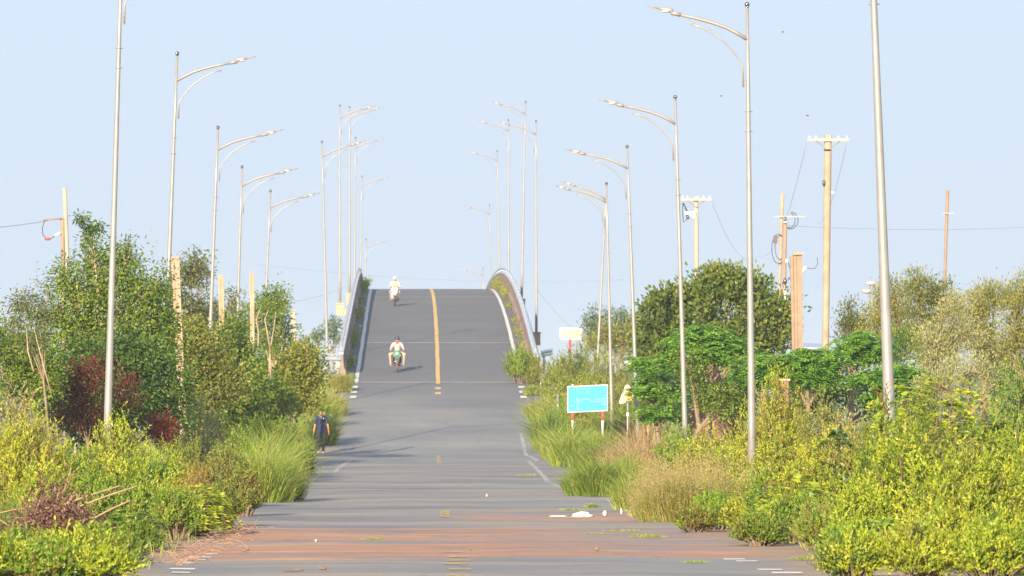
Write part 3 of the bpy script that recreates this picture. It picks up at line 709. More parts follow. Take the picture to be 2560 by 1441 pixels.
def beacon():
    Y = 300; s = F / Y; x = XP(2172, Y); r = empty('lamp_mast', (x, Y, 0)); tag(r, 'thin mast with two round pinkish lamps above the right trees', 'lamp mast')
    MB().tube([(0,0,0),(.05,0,ZP(722,Y))], .06, 8).build('mast', M['galv'], r, True)
    MB().tube([(.05,0,ZP(725,Y)),(.10,0,ZP(690,Y))], .03, 6).build('rod', M['galv'], r, True)
    pk = mat('pink_lamp', (.72,.50,.44), (.66,.42,.38), .5)
    MB().ball((.10,0,ZP(709,Y)), (.22,.2,.10), 12, 8).build('lamp_shade', pk, r, True)
    MB().ball((-.12,-.02,ZP(729,Y)), (.24,.2,.10), 12, 8).build('lamp_shade', pk, r, True)
beacon()
def shed_roof():
    Y = 420; r = empty('shed', (XP(2033, Y), Y, 0)); tag(r, 'grey shed roof showing between the brown post and the tallest power pole', 'shed')
    wd = 2.6; z = ZP(857, Y)
    MB().box((0,1.5,(z-.5)/2), (wd-.3,3,z-.5)).build('wall', M['parwall'], r)
    V = [(-wd/2,-.2,z-.35),(wd/2,-.2,z-.45),(wd/2,3.2,z-.15),(-wd/2,3.2,z+.0),(-wd/2,-.2,z-.28),(wd/2,-.2,z-.38),(wd/2,3.2,z-.08),(-wd/2,3.2,z+.07)]
    MB().add(V, [[3,2,1,0],[4,5,6,7],[0,1,5,4],[1,2,6,5],[2,3,7,6],[3,0,4,7]]).build('roof', M['rail'], r)
shed_roof()
def bird(px, py, Y, sc, label, a):
    r = empty('bird', PX(px, py, Y), (0, a, .6)); tag(r, label, 'bird', 'birds flying over the right side'); r.scale = (sc,)*3
    b = MB().tube([(-.22,0,0),(-.12,0,.01),(.02,0,.02),(.12,0,.01),(.20,0,.02),(.25,0,.01)], [.01,.035,.055,.04,.03,.005], 8).build('body', BLK, r, True)
    for s in (-1, 1):
        V = [(.08,0,.03),(-.08,0,.03),(-.06,s*.22,.10),(.06,s*.22,.11),(-.07,s*.42,.06),(-.02,s*.44,.06)]
        V += [(x,y,z+.012) for x,y,z in V]
        MB().add(V, [[0,1,2,3],[3,2,4,5],[9,8,7,6],[11,10,8,9],[0,3,9,6],[1,7,8,2],[3,5,11,9],[2,8,10,4],[4,10,11,5]]).build('wing', BLK, r)
bird(1957,81,260,.3,'highest bird, left of the nearest right pole',.1); bird(1803,241,260,.3,'bird left of the tall right street lamp',-.2); bird(2018,290,240,.3,'bird just above the crossarm of the tallest power pole',.15)

# ------------------------------------------------------------------ people
def capsules(name, segs, m, parent, voxel=.012, smooth_it=3):
    """one continuous remeshed surface from tapered capsules [(p0,p1,r0,r1)]"""
    mb = MB()
    for p0, p1, r0, r1 in segs:
        p0, p1 = Vector(p0), Vector(p1); d = (p1 - p0); L = d.length; d = d / L if L > 0 else Vector((0,0,1))
        pts = []; rr = []
        for k in range(5):
            a = math.pi / 2 * k / 5; pts.append(p0 - d * r0 * math.cos(a)); rr.append(max(.002, r0 * math.sin(a)))
        n = 4
        for k in range(n + 1): pts.append(p0 + d * L * k / n); rr.append(r0 + (r1 - r0) * k / n)
        for k in range(1, 6):
            a = math.pi / 2 * k / 5; pts.append(p1 + d * r1 * math.sin(a)); rr.append(max(.002, r1 * math.cos(a)))
        mb.tube(pts, rr, 10)
    o = mb.build(name, m, parent, True)
    rm = o.modifiers.new('r', 'REMESH'); rm.mode = 'VOXEL'; rm.voxel_size = voxel; rm.use_smooth_shade = True
    if smooth_it: s = o.modifiers.new('s', 'SMOOTH'); s.iterations = smooth_it; s.factor = .5
    return o
def hand(side, wrist, d, out, curl=.5):
    """palm, four unequal bent fingers and a thumb; d = direction of the hand, out = side the thumb leaves"""
    w_, d, out = Vector(wrist), Vector(d).normalized(), Vector(out).normalized(); nrm = d.cross(out).normalized() * side
    S = [(w_, w_ + d * .04, .022, .026)]
    for k in (-1, -.33, .33, 1): S.append((w_ + d * .03 + out * .022 * k, w_ + d * .085 + out * .030 * k, .015, .013))
    for k, L in ((-1, .055), (-.33, .068), (.33, .073), (1, .066)):
        a = w_ + d * .09 + out * .030 * k; b = a + (d + nrm * curl * .5).normalized() * L * .5; c = b + (d * (1 - curl) + nrm * curl * 1.2).normalized() * L * .5
        S += [(a, b, .0095, .009), (b, c, .009, .0075)]
    a = w_ + d * .03 + out * .03; b = a + (d * .6 + out * .8).normalized() * .035; c = b + (d * .9 + out * .2 + nrm * .3).normalized() * .032
    return S + [(a, b, .013, .011), (b, c, .011, .009)]
def head(c, k=1.0, f=(0,-1,0)):
    """skull, jaw, nose, ears, neck; face looks along -Y"""
    x, y, z = c
    V = lambda a, b, e: (x + a * k, y + b * k, z + e * k)
    return [(V(0,.02,.04), V(0,-.01,.045), .088*k, .082*k), (V(0,-.03,-.03), V(0,-.035,-.065), .066*k, .048*k), (V(-.02,-.05,0), V(.02,-.05,0), .045*k, .045*k),
            (V(0,-.09,.01), V(0,-.108,-.022), .010*k, .016*k), (V(-.085,.0,.01), V(-.087,.0,-.02), .014*k, .011*k), (V(.085,.0,.01), V(.087,.0,-.02), .014*k, .011*k),
            (V(-.018,-.088,-.055), V(.018,-.088,-.055), .009*k, .009*k), (V(0,.02,-.05), V(0,.03,-.16), .055*k, .060*k)]
SKIN = mat('skin', (.52,.26,.17), (.46,.22,.14), .55); SKINR = mat('reddish_skin', (.56,.22,.13), (.50,.19,.11), .55)  # riders' skin tone, and a redder one for the walker
HAIR = mat('black_hair', (.015,.013,.015), (.03,.025,.025), .5); EYE = mat('eye_dark', (.02,.015,.015), None, .3); LIP = mat('lips', (.35,.11,.09), None, .5)
NAVY = mat('navy_shirt', (.016,.024,.095), (.012,.018,.07), .8, scale=14); BLACK = mat('black_trousers', (.012,.014,.018), (.02,.02,.025), .85)
def face_bits(c, par, k=1.0):
    x, y, z = c
    for s in (-1, 1): MB().ball((x + s*.032*k, y - .078*k, z + .022*k), .013*k, 8, 6).build('eye', EYE, par, True)
    MB().box((x, y - .098*k, z - .055*k), (.045*k, .008*k, .009*k)).build('mouth', LIP, par)
def walker():
    Y = 250.0; x = XP(803, Y); z0 = RZ(Y) + .006
    r = empty('person', (x, Y, z0)); tag(r, 'person in navy polo shirt and black trousers walking along the left road edge', 'person'); r.scale = (1.03,)*3
    H = (.015, 0, 1.545)
    legR = [((-.09,0,.88), (-.105,-.03,.50), .085, .055), ((-.105,-.03,.50), (-.11,.14,.10), .052, .036)]
    legL = [((.09,0,.88), (.085,-.10,.50), .085, .055), ((.085,-.10,.50), (.08,-.17,.09), .052, .036)]
    foot = lambda p, t: [(p, (p[0], p[1]-.16, p[2]-.045+t), .036, .034), (p, (p[0], p[1]+.035, p[2]-.03), .036, .034)]
    torso = [((0,.0,.92), (0,.0,1.10), .115, .118), ((-.07,0,1.0),(.07,0,1.0), .095,.095), ((0,0,1.1),(0,.0,1.32), .120,.125), ((-.12,.01,1.35),(.12,.01,1.35), .075,.075), ((0,.01,1.38),(0,.01,1.46), .065,.055)]
    armR = [((-.185,.01,1.355),(-.235,.03,1.08), .052,.040), ((-.235,.03,1.08),(-.275,-.04,.85), .038,.025)]
    armL = [((.185,.01,1.355),(.245,-.01,1.08), .052,.040), ((.245,-.01,1.08),(.285,.02,.83), .038,.025)]
    body = torso + legR + legL + armR + armL + head(H) + foot((-.11,.14,.075), .02) + foot((.08,-.17,.065), 0)
    body += hand(1, (-.275,-.04,.85), (-.10,-.12,-1), (.1,-1,0), .5) + hand(-1, (.285,.02,.83), (.08,-.05,-1), (-.1,-1,0), .5)
    b = capsules('body', body, SKINR, r, .0075, 2)
    g = lambda S, d: [(a, c, p + d, q + d) for a, c, p, q in S]
    sh = g(torso[:4], .014) + [((0,.0,.86),(0,0,1.0), .125,.128), ((-.075,0,.88),(.075,0,.88), .095,.095)] + [((-.185,.01,1.355),(-.225,.02,1.16), .066,.062), ((.185,.01,1.355),(.228,.0,1.16), .066,.062)]
    s = capsules('shirt', sh, NAVY, r, .012, 2)
    MB().tube([(-.07,-.08,1.44),(-.03,-.135,1.40),(0,-.145,1.36)], .012, 6).tube([(.07,-.08,1.44),(.03,-.135,1.40),(0,-.145,1.36)], .012, 6).tube([(0,-.146,1.37),(0,-.147,1.31)], .013, 6).build('collar', M['white'], s, True)
    MB().box((.085,-.132,1.33), (.04,.012,.055)).build('badge', M['white'], s)
    pants = [(a, c, p + .016, q + .018) for a, c, p, q in (legR + legL)] + [((-.07,0,.90),(.07,0,.90), .105,.105)]
    capsules('trousers', pants, BLACK, r, .012, 2)
    for p in ((-.11,.14,.07), (.08,-.17,.055)):
        capsules('shoe', [((p[0],p[1]+.03,p[2]-.015),(p[0],p[1]-.13,p[2]-.02),.048,.040), ((p[0],p[1]-.13,p[2]-.02),(p[0],p[1]-.19,p[2]-.025),.042,.034)], M['white'], r, .01, 1)
    hr = [((H[0],H[1]+.025,H[2]+.07),(H[0],H[1]-.01,H[2]+.085),.088,.082), ((H[0],H[1]+.05,H[2]+.02),(H[0],H[1]+.05,H[2]-.03),.075,.06), ((H[0]-.045,H[1]-.03,H[2]+.09),(H[0]+.045,H[1]-.03,H[2]+.09),.052,.052)]
    capsules('hair', hr, HAIR, r, .009, 1); face_bits(H, r)
walker()

# motorbikes come straight towards the camera (front = -Y)
TYRE = mat('tyre_rubber', (.03,.028,.028), (.05,.045,.042), .85); RIM = mat('rim', (.45,.42,.40), (.30,.28,.27), .3, .7)
CHROME = mat('chrome', (.6,.58,.56), (.5,.48,.46), .15, .9); LENS = mat('headlight_glass', (.75,.78,.76), (.68,.7,.7), .1)
def bike(loc, slope, cowl, cowl2, body_m, label, mud, big):
    r = empty('motorbike', loc, (-slope, 0, 0)); tag(r, label, 'motorbike')
    R_ = .29
    for y in (-.62, .62):
        w_ = MB().torus((0,y,R_), R_-.04, .042, 'x', 26, 10).build('wheel', mud if y < 0 else TYRE, r, True)
        sp = MB().torus((0,y,R_), R_-.09, .014, 'x', 24, 6).tube([(-.05,y,R_),(.05,y,R_)], .035, 10)
        for k in range(6):
            a = k * math.pi / 3; sp.tube([(0,y,R_),(0,y+math.cos(a)*(R_-.09),R_+math.sin(a)*(R_-.09))], .010, 5)
        sp.build('rim', RIM, w_, True)
    for s in (-1, 1): MB().tube([(s*.075,-.62,R_),(s*.08,-.54,.55),(s*.07,-.44,.82)], [.020,.024,.024], 8).build('fork', CHROME, r, True)
    # front mudguard: an arched shell over the tyre
    V = []; Fc = []; n = 12
    for i in range(n + 1):
        a = math.radians(20 + 130 * i / n); q = R_ + .03
        for xx, dd in ((-.065,-.03),(-.045,.012),(0,.022),(.045,.012),(.065,-.03)): V.append((xx, -.62 - (q+dd)*math.cos(a), R_ + (q+dd)*math.sin(a)))
    for i in range(n):
        for j in range(4): Fc.append([i*5+j, i*5+j+1, (i+1)*5+j+1, (i+1)*5+j])
    mg = MB().add(V, Fc).build('front_fender', cowl2, r, True); so_ = mg.modifiers.new('s','SOLIDIFY'); so_.thickness = .006
    # leg shield: wide at the top, waisted below
    def shell(name, rows, m, par, th=.02):
        V = []; Fc = []; k = 9
        for (z, hw, y, bul) in rows:
            for j in range(k):
                u = -1 + 2*j/(k-1); V.append((u*hw, y + bul*u*u, z))
        for i in range(len(rows)-1):
            for j in range(k-1): Fc.append([i*k+j, i*k+j+1, (i+1)*k+j+1, (i+1)*k+j])
        o = MB().add(V, Fc).build(name, m, par, True); q = o.modifiers.new('s','SOLIDIFY'); q.thickness = th; return o
    shell('leg_shield', [(.30,.10,-.20,.06),(.42,.19,-.30,.10),(.56,.21,-.38,.12),(.70,.20,-.43,.12),(.80,.14,-.44,.08)], body_m, r)
    fc = shell('front_cowl', [(.58,.06,-.46,.03),(.66,.13,-.50,.07),(.76,.17,-.53,.09),(.86,.18,-.53,.10),(.94,.17,-.50,.10),(1.0,.11,-.46,.08)] if not big else [(.56,.05,-.50,.03),(.66,.12,-.54,.07),(.76,.15,-.56,.09),(.88,.19,-.56,.11),(.97,.20,-.52,.11),(1.04,.13,-.47,.08)], cowl, r)
    MB().ball((0,-.575 if big else -.555,.86), (.085,.04,.055), 12, 8).build('headlight', LENS, r, True)
    for s in (-1, 1): MB().ball((s*.14,-.49,.76), (.035,.03,.045), 8, 6).build('indicator', mat('indicator_%d' % (s+1), (.65,.30,.06), None, .3), r, True)
    MB().tube([(-.34,-.30,1.02),(-.26,-.36,1.03),(-.10,-.40,.99),(0,-.41,.98),(.10,-.40,.99),(.26,-.36,1.03),(.34,-.30,1.02)], .014, 8).build('handlebar', M['galv_dark'], r, True)
    for s in (-1, 1):
        MB().tube([(s*.34,-.30,1.02),(s*.26,-.35,1.03)], .02, 8).build('grip', BLACK, r, True)
        g_ = MB().tube([(s*.22,-.37,1.03),(s*.27,-.38,1.17)], .007, 5).build('mirror', M['galv_dark'], r, True)
        MB().ball((s*.28,-.38,1.20), (.055,.018,.038), 10, 6).build('mirror_glass', CHROME, g_, True)
    MB().tube([(0,-.35,.80),(0,-.25,.45),(0,.05,.38),(0,.35,.55)], [.05,.055,.07,.06], 8).build('frame', body_m, r, True)
    MB().ball((0,.05,.33), (.13,.2,.12), 12, 8).build('engine', M['galv_dark'], r, True)
    s_ = MB().tube([(0,-.02,.70),(0,.08,.76),(0,.35,.78),(0,.66,.80),(0,.76,.78)], [.06,.12,.13,.11,.05], 12).build('seat', BLACK, r, True)
    MB().tube([(0,.02,.60),(0,.3,.62),(0,.72,.70)], [.08,.13,.08], 10).build('tail_body', body_m, r, True)
    MB().tube([(.10,.0,.24),(.14,.3,.27),(.17,.8,.40)], [.02,.04,.045], 10).build('exhaust', CHROME, r, True)
    MB().tube([(-.22,.02,.27),(.22,.02,.27)], .014, 6).build('footrest', M['galv_dark'], r, True)
    return r
def rider(loc, slope, label, top, pants, shoes, helmet, facem, knee, strap=None, bare_face=True):
    r = empty('person', loc, (-slope, 0, 0)); tag(r, label, 'person')
    H = (0, .02, 1.46)
    torso = [((-.07,.16,.86),(.07,.16,.86),.115,.115), ((0,.16,.9),(0,.10,1.08),.125,.12), ((0,.10,1.05),(0,.06,1.24),.12,.125), ((-.13,.05,1.27),(.13,.05,1.27),.07,.07), ((0,.04,1.30),(0,.03,1.38),.06,.052)]
    arm = lambda s: [((s*.19,.05,1.265),(s*.29,-.02,1.06),.050,.040), ((s*.29,-.02,1.06),(s*.30,-.25,1.05),.038,.027)]
    leg = lambda s: [((s*.09,.12,.86),(s*knee,-.24,.80),.085,.062), ((s*knee,-.24,.78),(s*(knee-.03),.0,.36),.058,.040)]
    body = torso + head(H) + arm(-1) + arm(1) + leg(-1) + leg(1)
    for s in (-1, 1):
        body += hand(s, (s*.30,-.25,1.055), (0,-1,-.12), (-s,0,0), .95) + [((s*(knee-.03),.0,.36),(s*(knee-.03),-.14,.31),.036,.034)]
    capsules('body', body, SKIN, r, .009, 2)
    d = .016
    sh = [(a,c,p+d,q+d) for a,c,p,q in torso[:4]] + [(a,c,p+.014,q+.012) for s in (-1,1) for a,c,p,q in (arm(s)[:1] + [(arm(s)[1][0], (s*.298,-.19,1.052), .036,.032)])]
    t = capsules('jacket', sh, top, r, .012, 2)
    capsules('trousers', [(a,c,p+.014,q+.016) for s in (-1,1) for a,c,p,q in leg(s)] + [((-.07,.15,.86),(.07,.15,.86),.12,.12)], pants, r, .012, 2)
    for s in (-1,1): capsules('shoe', [((s*(knee-.03),.03,.325),(s*(knee-.03),-.18,.31),.045,.040)], shoes, r, .01, 1)
    he = capsules('helmet', [((0,.03,1.535),(0,.0,1.54),.118,.112), ((0,.07,1.50),(0,.08,1.46),.095,.085)], helmet, r, .01, 1)
    V = []; Fc = []
    MB().tube([(-.10,-.07,1.52),(-.05,-.125,1.515),(0,-.14,1.513),(.05,-.125,1.515),(.10,-.07,1.52)], [.008,.012,.014,.012,.008], 6).build('visor', helmet, he, True)
    if facem is not None: capsules('face_mask', [((-.03,-.05,1.42),(.03,-.05,1.42),.06,.06), ((0,-.03,1.36),(0,-.03,1.32),.065,.07)], facem, r, .01, 1)
    for s in (-1, 1): MB().ball((s*.032,-.075,1.475), .013, 8, 6).build('eye', EYE, r, True)
    MB().box((0,-.078,1.405), (.045,.008,.009)).build('mouth', LIP, r)
    if strap: MB().tube([(.10,-.05,1.33),(.0,-.085,1.17),(-.05,-.06,.98)], .022, 6).build('bag_strap', strap, t, True)
    return r
sl1 = math.atan2(RZ(301) - RZ(299), 2)
YA = 299.0; xa = XP(993, YA); la = (xa, YA, RZ(YA) + .006)
GREEN = mat('green_cowl', (.05,.30,.17), (.03,.20,.12), .3, scale=9); DK = mat('dark_body', (.02,.03,.05), (.03,.04,.06), .35)
BRN = mat('muddy_tyre', (.20,.11,.08), (.13,.08,.06), .9)
WHT = mat('white_body', (.78,.77,.76), (.72,.70,.70), .25)
bike(la, -sl1, GREEN, BRN, DK, 'dark motorbike with green front cowl riding down the lower bridge deck', BRN, False)
rider(la, -sl1, 'person in pale pink shirt and dark helmet riding the green fronted motorbike', mat('pale_pink_shirt', (.66,.50,.44), (.58,.44,.40), .8), mat('beige_trousers', (.58,.46,.32), (.50,.40,.28), .8), mat('tan_shoes', (.50,.36,.26), (.42,.3,.22), .7), mat('navy_helmet', (.02,.03,.10), (.03,.04,.12), .3), mat('orange_scarf', (.62,.13,.07), (.55,.10,.06), .7), .33)
YB = 358.0; xb_ = XP(987, YB); sl2 = math.atan2(RZ(YB+1) - RZ(YB-1), 2); lb = (xb_, YB, RZ(YB) + .006)
bike(lb, -sl2, WHT, M['galv_dark'], WHT, 'white fronted motorbike near the crest of the bridge', TYRE, True)
rider(lb, -sl2, 'person in cream jacket and white helmet riding the white fronted motorbike', mat('cream_jacket', (.74,.66,.46), (.68,.60,.44), .8), mat('grey_trousers', (.42,.38,.34), (.34,.3,.28), .8), mat('brown_sandals', (.38,.20,.12), (.3,.16,.1), .7), WHT, None, .24, strap=mat('ochre_strap', (.45,.26,.06), (.38,.2,.05), .7))

# ------------------------------------------------------------------ vegetation builders
def uvec(n): return nrmz(R.normal(size=(n, 3)))
def bez(a, b, c, t): return a * (1-t)**2 + b * 2*t*(1-t) + c * t*t
def lscale(Y): return max(.055, Y / 2560.0 * 1.05)      # leaf length that still reads as a leaf at this distance

MIXK = ('green', 'olive', 'fresh', 'rust', 'deep')
def shrub(name, label, px, pw, py_top, Y, key, cat='shrub', group=None, stems=70, twigs=7, per=9, leaf=1.0, wide=.5, up=.7, zb=None, shape=.5, stemmat='bark', key2=None, seed=None, lean=0.0, depth=1.0, cover=0.35, tops=1.0):
    """many stems from a common foot, side twigs, leaves round every twig"""
    h = None; x = XP(px, Y); z0 = gz(x, Y) if zb is None else zb; h = (ZP(py_top, Y) - z0) * 1.03; rx = pw / 2 * Y / F
    r = empty(name, (x, Y, z0)); tag(r, label, cat, group)
    n = stems; th = R.uniform(0, 2*math.pi, n); q = np.sqrt(R.random(n))
    tip = np.stack([q*np.cos(th)*rx*1.0, q*np.sin(th)*rx*depth, h*(1 - shape*q**2)*R.uniform(.62, 1.0, n)], 1)
    lo = R.random(n) < cover; tip[lo, 2] *= R.uniform(.25, .7, lo.sum())
    tip[:, 0] += lean * tip[:, 2]
    foot = np.stack([q*np.cos(th)*rx*.45, q*np.sin(th)*rx*.45*depth, np.zeros(n)], 1)
    ctl = foot * .6 + tip * .4; ctl[:, 2] = tip[:, 2] * .75
    # twigs
    T = R.uniform(.30, 1.0, (n, twigs)); T[:, 0] = 1.0
    B = np.stack([bez(foot, ctl, tip, T[:, [k]]) for k in range(twigs)], 1)       # n,twigs,3
    tw = nrmz(uvec(n*twigs).reshape(n, twigs, 3) * 1.15 + np.array([0, 0, up]) + nrmz(tip - foot)[:, None, :] * .5)
    L = lscale(Y) * leaf; tl = L * R.uniform(2.2, 5.2, (n, twigs, 1)) * (1.15 if per > 8 else 1)
    K = per; tt = np.linspace(.15, 1.0, K)[None, None, :, None]
    P = B[:, :, None, :] + tw[:, :, None, :] * tl[:, :, None, :] * tt
    D = uvec(n*twigs*K).reshape(n, twigs, K, 3) * 1.0 + tw[:, :, None, :] * .9 + np.array([0, 0, up * .6])
    rv = np.clip(R.random((n, 1, 1)) * .45 + R.random((n, twigs, 1)) * .25 + R.random((n, twigs, K)) * .35 + .10 * (tt[..., 0] - .5), 0, 1)
    P = P.reshape(-1, 3); D = D.reshape(-1, 3); rv = np.broadcast_to(rv, (n, twigs, K)).reshape(-1)
    ok = P[:, 2] > .02; P, D, rv = P[ok], D[ok], rv[ok]; N = len(P)
    if key2 is None: key2 = MIXK[len(label) % len(MIXK)]
    nh = nrmz(P / np.array([rx, rx, h]) * np.array([1, 1, .8]) + np.array([0, 0, .15]))
    c = (R.random((n, 1, 1)) < .10) | (R.random((n, twigs, 1)) < .10); c = np.broadcast_to(c, (n, twigs, K)).reshape(-1)[ok]
    leaves('foliage', P[c], D[c], L * 1.15, L*wide, rv[c], LM(key2), r, nh=nh[c]); P, D, rv, nh = P[~c], D[~c], rv[~c], nh[~c]; N = len(P)
    leaves('foliage', P, D, L * R.uniform(.7, 1.25, N), L * wide * R.uniform(.75, 1.2, N), rv, LM(key), r, nh=nh)
    mb = MB()
    for i in range(0, n, max(1, n // 26)):
        a, b, c = foot[i], ctl[i], tip[i]; mb.tube([bez(a, b, c, t) for t in (0, .35, .7, 1)], [.016+.004*h, .012, .008, .004], 4, False)
    mb.build('stems', M[stemmat], r); return r

def crown(name, label, Y, lobes, trunk, key, cat='tree', group=None, leaf=1.0, wide=.4, per=46, dens=1.0, up=.2, blob=.30, bark='bark', rt=.10, zb=None, style='leaf', depth=.8, branches=14, forks=None, spiky=.0, flat=1.0):
    """lobes: (px,py,rx_px,ry_px); trunk: px of the foot"""
    xb = XP(trunk, Y); z0 = gz(xb, Y) if zb is None else zb
    r = empty(name, (xb, Y, z0)); tag(r, label, cat, group); s = Y / F; L = lscale(Y) * leaf * 1.45; wide = min(.7, wide * 1.35); dens = dens * 1.25
    P, D, rv = [], [], []; mb = MB(); NH = []
    lo = [(XP(a, Y) - xb, ZP(b, Y) - z0, c * s, d * s) for a, b, c, d in lobes]
    zlow = min(l[1] - l[3] for l in lo); fork = Vector((sum(l[0] for l in lo) / len(lo) * .35, 0, max(.25, zlow * .8)))
    mb.tube([(0, 0, -.1), (fork.x * .2 + .02, 0, fork.z * .5), fork], [rt * 1.25, rt, rt * .85], 8, False)
    for (lx, lz, ax, az) in lo:
        ly = R.uniform(-.35, .35) * ax; c = np.array([lx, ly, lz]); a3 = np.array([ax, ax * depth, az])
        mid = Vector((fork.x * .5 + lx * .5, ly * .4, fork.z * .4 + (lz - az * .4) * .6)); top = Vector((lx, ly, lz))
        mb.tube([fork, mid, top], [rt * .6, rt * .42, rt * .25], 6, False)
        nc = max(4, int(dens * 26 * (ax * az * (ax*depth)) ** (2/3) / (blob * 1.0) ** 2 * .42))
        u = uvec(nc); rad = R.random(nc) ** .38 * (1 + spiky * R.random(nc) ** 4); cc = c + u * a3 * rad[:, None]
        for i in R.choice(nc, min(nc, branches), replace=False):
            q = Vector(cc[i]); m_ = top.lerp(q, .5) + Vector((0, 0, -.08 * az)); mb.tube([top.lerp(mid, .3), m_, q], [rt * .2, rt * .13, rt * .05], 4, False)
        br = blob * R.uniform(.6, 1.25, nc); tone = R.random(nc)
        K = per
        if style == 'frond':        # flat sprays of paired leaflets
            nf = 5; a = R.uniform(0, 2*math.pi, (nc, nf)); dr = np.stack([np.cos(a), np.sin(a), R.uniform(-.15, .25, (nc, nf))], -1)
            fl = br[:, None, None, None] * R.uniform(.9, 1.7, (nc, nf, 1, 1)); kk = K // nf; t = np.linspace(.1, 1, kk // 2)
            side = np.cross(dr, np.array([0, 0, 1.])); base_ = cc[:, None, None, :] + dr[:, :, None, :] * fl * t[None, None, :, None] - np.array([0, 0, 1.]) * (fl * .35 * t[None, None, :, None] ** 2)
            for sg in (-1, 1):
                P.append(base_.reshape(-1, 3)); dd = (side * sg)[:, :, None, :] + dr[:, :, None, :] * .45 + np.array([0, 0, -.12]) + R.normal(size=base_.shape) * .12
                D.append(dd.reshape(-1, 3)); NH.append(np.broadcast_to(np.array([0, -.75, .8]), dd.shape).reshape(-1, 3)); v = np.broadcast_to(tone[:, None, None] * .6, base_.shape[:3]) + R.random(base_.shape[:3]) * .4; rv.append(v.reshape(-1))
        else:
            g = R.normal(size=(nc, K, 3)) * np.array([.55, .55, .5 * flat]); pos = cc[:, None, :] + g * br[:, None, None]
            dd = g * .8 + uvec(nc * K).reshape(nc, K, 3) * .7 + np.array([0, 0, up]) + (u * [1, 1, .5])[:, None, :] * .4
            P.append(pos.reshape(-1, 3)); D.append(dd.reshape(-1, 3)); rv.append((tone[:, None] * .65 + R.random((nc, K)) * .35).reshape(-1))
            NH.append((g * 1.3 + (u * [1, 1, .7])[:, None, :] * .7 + np.array([0, 0, .35])).reshape(-1, 3))
    P = np.concatenate(P); D = np.concatenate(D); rv = np.concatenate(rv); ok = P[:, 2] > .03; P, D, rv = P[ok], D[ok], rv[ok]; N = len(P); nh = nrmz(np.concatenate(NH))[ok]
    mb.build('trunk', M[bark], r, True)
    leaves('crown', P, D, L * R.uniform(.7, 1.3, N), L * wide * R.uniform(.7, 1.25, N), rv, LM(key), r, nh=nh)
    return r

def grass_clump(name, label, px, pw, py_top, Y, key, n=900, bend=.45, cat='grass clump', group=None, kind=None, wid=1.0, zb=None, spread=.7, plume=None, lean=0.0):
    x = XP(px, Y); z0 = gz(x, Y) if zb is None else zb; h = (ZP(py_top, Y) - z0) * 1.22; rx = pw / 2 * Y / F; n = int(n * 1.35)
    th = R.uniform(0, 2*math.pi, n); q = R.random(n) ** .6 * spread * (1.25 + .25*np.sin(th*3+px) + .2*np.sin(th*7+Y)); off = np.stack([q*np.cos(th)*rx, q*np.sin(th)*rx, np.zeros(n)], 1)
    D = np.stack([np.cos(th)*q*.5 + R.normal(size=n)*.16 + lean, np.sin(th)*q*.5 + R.normal(size=n)*.22, np.ones(n)], 1)
    H = h * R.uniform(.30, 1.08, n) * np.clip(1 - .5 * (q/spread/1.3) ** 2, .2, 1); W = max(.010, Y / 6400 * .62) * wid
    o = blades(name, off, D, H, W, bend * R.uniform(.3, 1.3, n), R.random(n), LM(key)); o.location = (x, Y, z0)
    tag(o, label, cat, group, kind)
    if plume:
        i = R.choice(n, n // 3, replace=False); Pt = off[i] + nrmz(D[i]) * H[i][:, None]; k = 10
        Q = (Pt[:, None, :] + R.normal(size=(len(i), k, 3)) * np.array([.05, .05, .10])).reshape(-1, 3); dd = R.normal(size=Q.shape); dd[:, 2] += 1
        leaves('plumes', Q, dd, W * 3, W * .9, R.random(len(Q)), LM(plume), o)
    return o
def fernbush(name, label, px, pw, py_top, Y, key, fr=60, cat='shrub', group=None, zb=None, leafk=1.0, arch=.5, pairs=12, frl=.38, stemmat='bark'):
    """bush of arching compound leaves: each frond is a rib with paired leaflets"""
    x = XP(px, Y); z0 = gz(x, Y) if zb is None else zb; h = ZP(py_top, Y) - z0; rx = pw / 2 * Y / F
    r = empty(name, (x, Y, z0)); tag(r, label, cat, group)
    n = fr; th = R.uniform(0, 2*math.pi, n); q = np.sqrt(R.random(n)) * .85; hz = h * (1 - .45*q**2) * R.uniform(.25, .92, n)
    b = np.stack([q*np.cos(th)*rx*.8, q*np.sin(th)*rx*.8, hz], 1); dr = np.stack([np.cos(th) + R.normal(size=n)*.5, np.sin(th) + R.normal(size=n)*.5, R.uniform(.2, 1.0, n)], 1); dr = nrmz(dr)
    FL = frl * R.uniform(.6, 1.3, n)[:, None, None]; t = np.linspace(.08, 1, pairs)[None, :, None]
    S = nrmz(np.cross(dr, np.array([0, 0, 1.])))[:, None, :]; base_ = b[:, None, :] + dr[:, None, :] * FL * t - np.array([0, 0, 1.]) * FL * arch * t ** 2
    P, D, rv = [], [], []
    for sg in (-1, 1):
        P.append(base_.reshape(-1, 3)); D.append((S * sg + dr[:, None, :] * .4 + np.array([0, 0, -.25]) + R.normal(size=base_.shape) * .08).reshape(-1, 3))
        rv.append((np.broadcast_to(R.random(n)[:, None] * .7, (n, pairs)) + R.random((n, pairs)) * .3).reshape(-1))
    P, D, rv = np.concatenate(P), np.concatenate(D), np.concatenate(rv); L = .085 * leafk; N = len(P); ratio = .30 if leafk < 1.3 else .42
    leaves('foliage', P, D, L * R.uniform(.85, 1.15, N), L * ratio, rv, LM(key), r)
    mb = MB()
    for i in range(n):
        if i % 2 == 0: mb.tube([(b[i][0]*.3, b[i][1]*.3, 0), tuple(b[i] * [.8, .8, .6]), tuple(b[i])] , [.012, .008, .005], 4, False)
        mb.tube([tuple(base_[i, k]) for k in (0, pairs//2, pairs-1)], [.005, .004, .002], 3, False)
    mb.build('stems', M[stemmat], r); return r

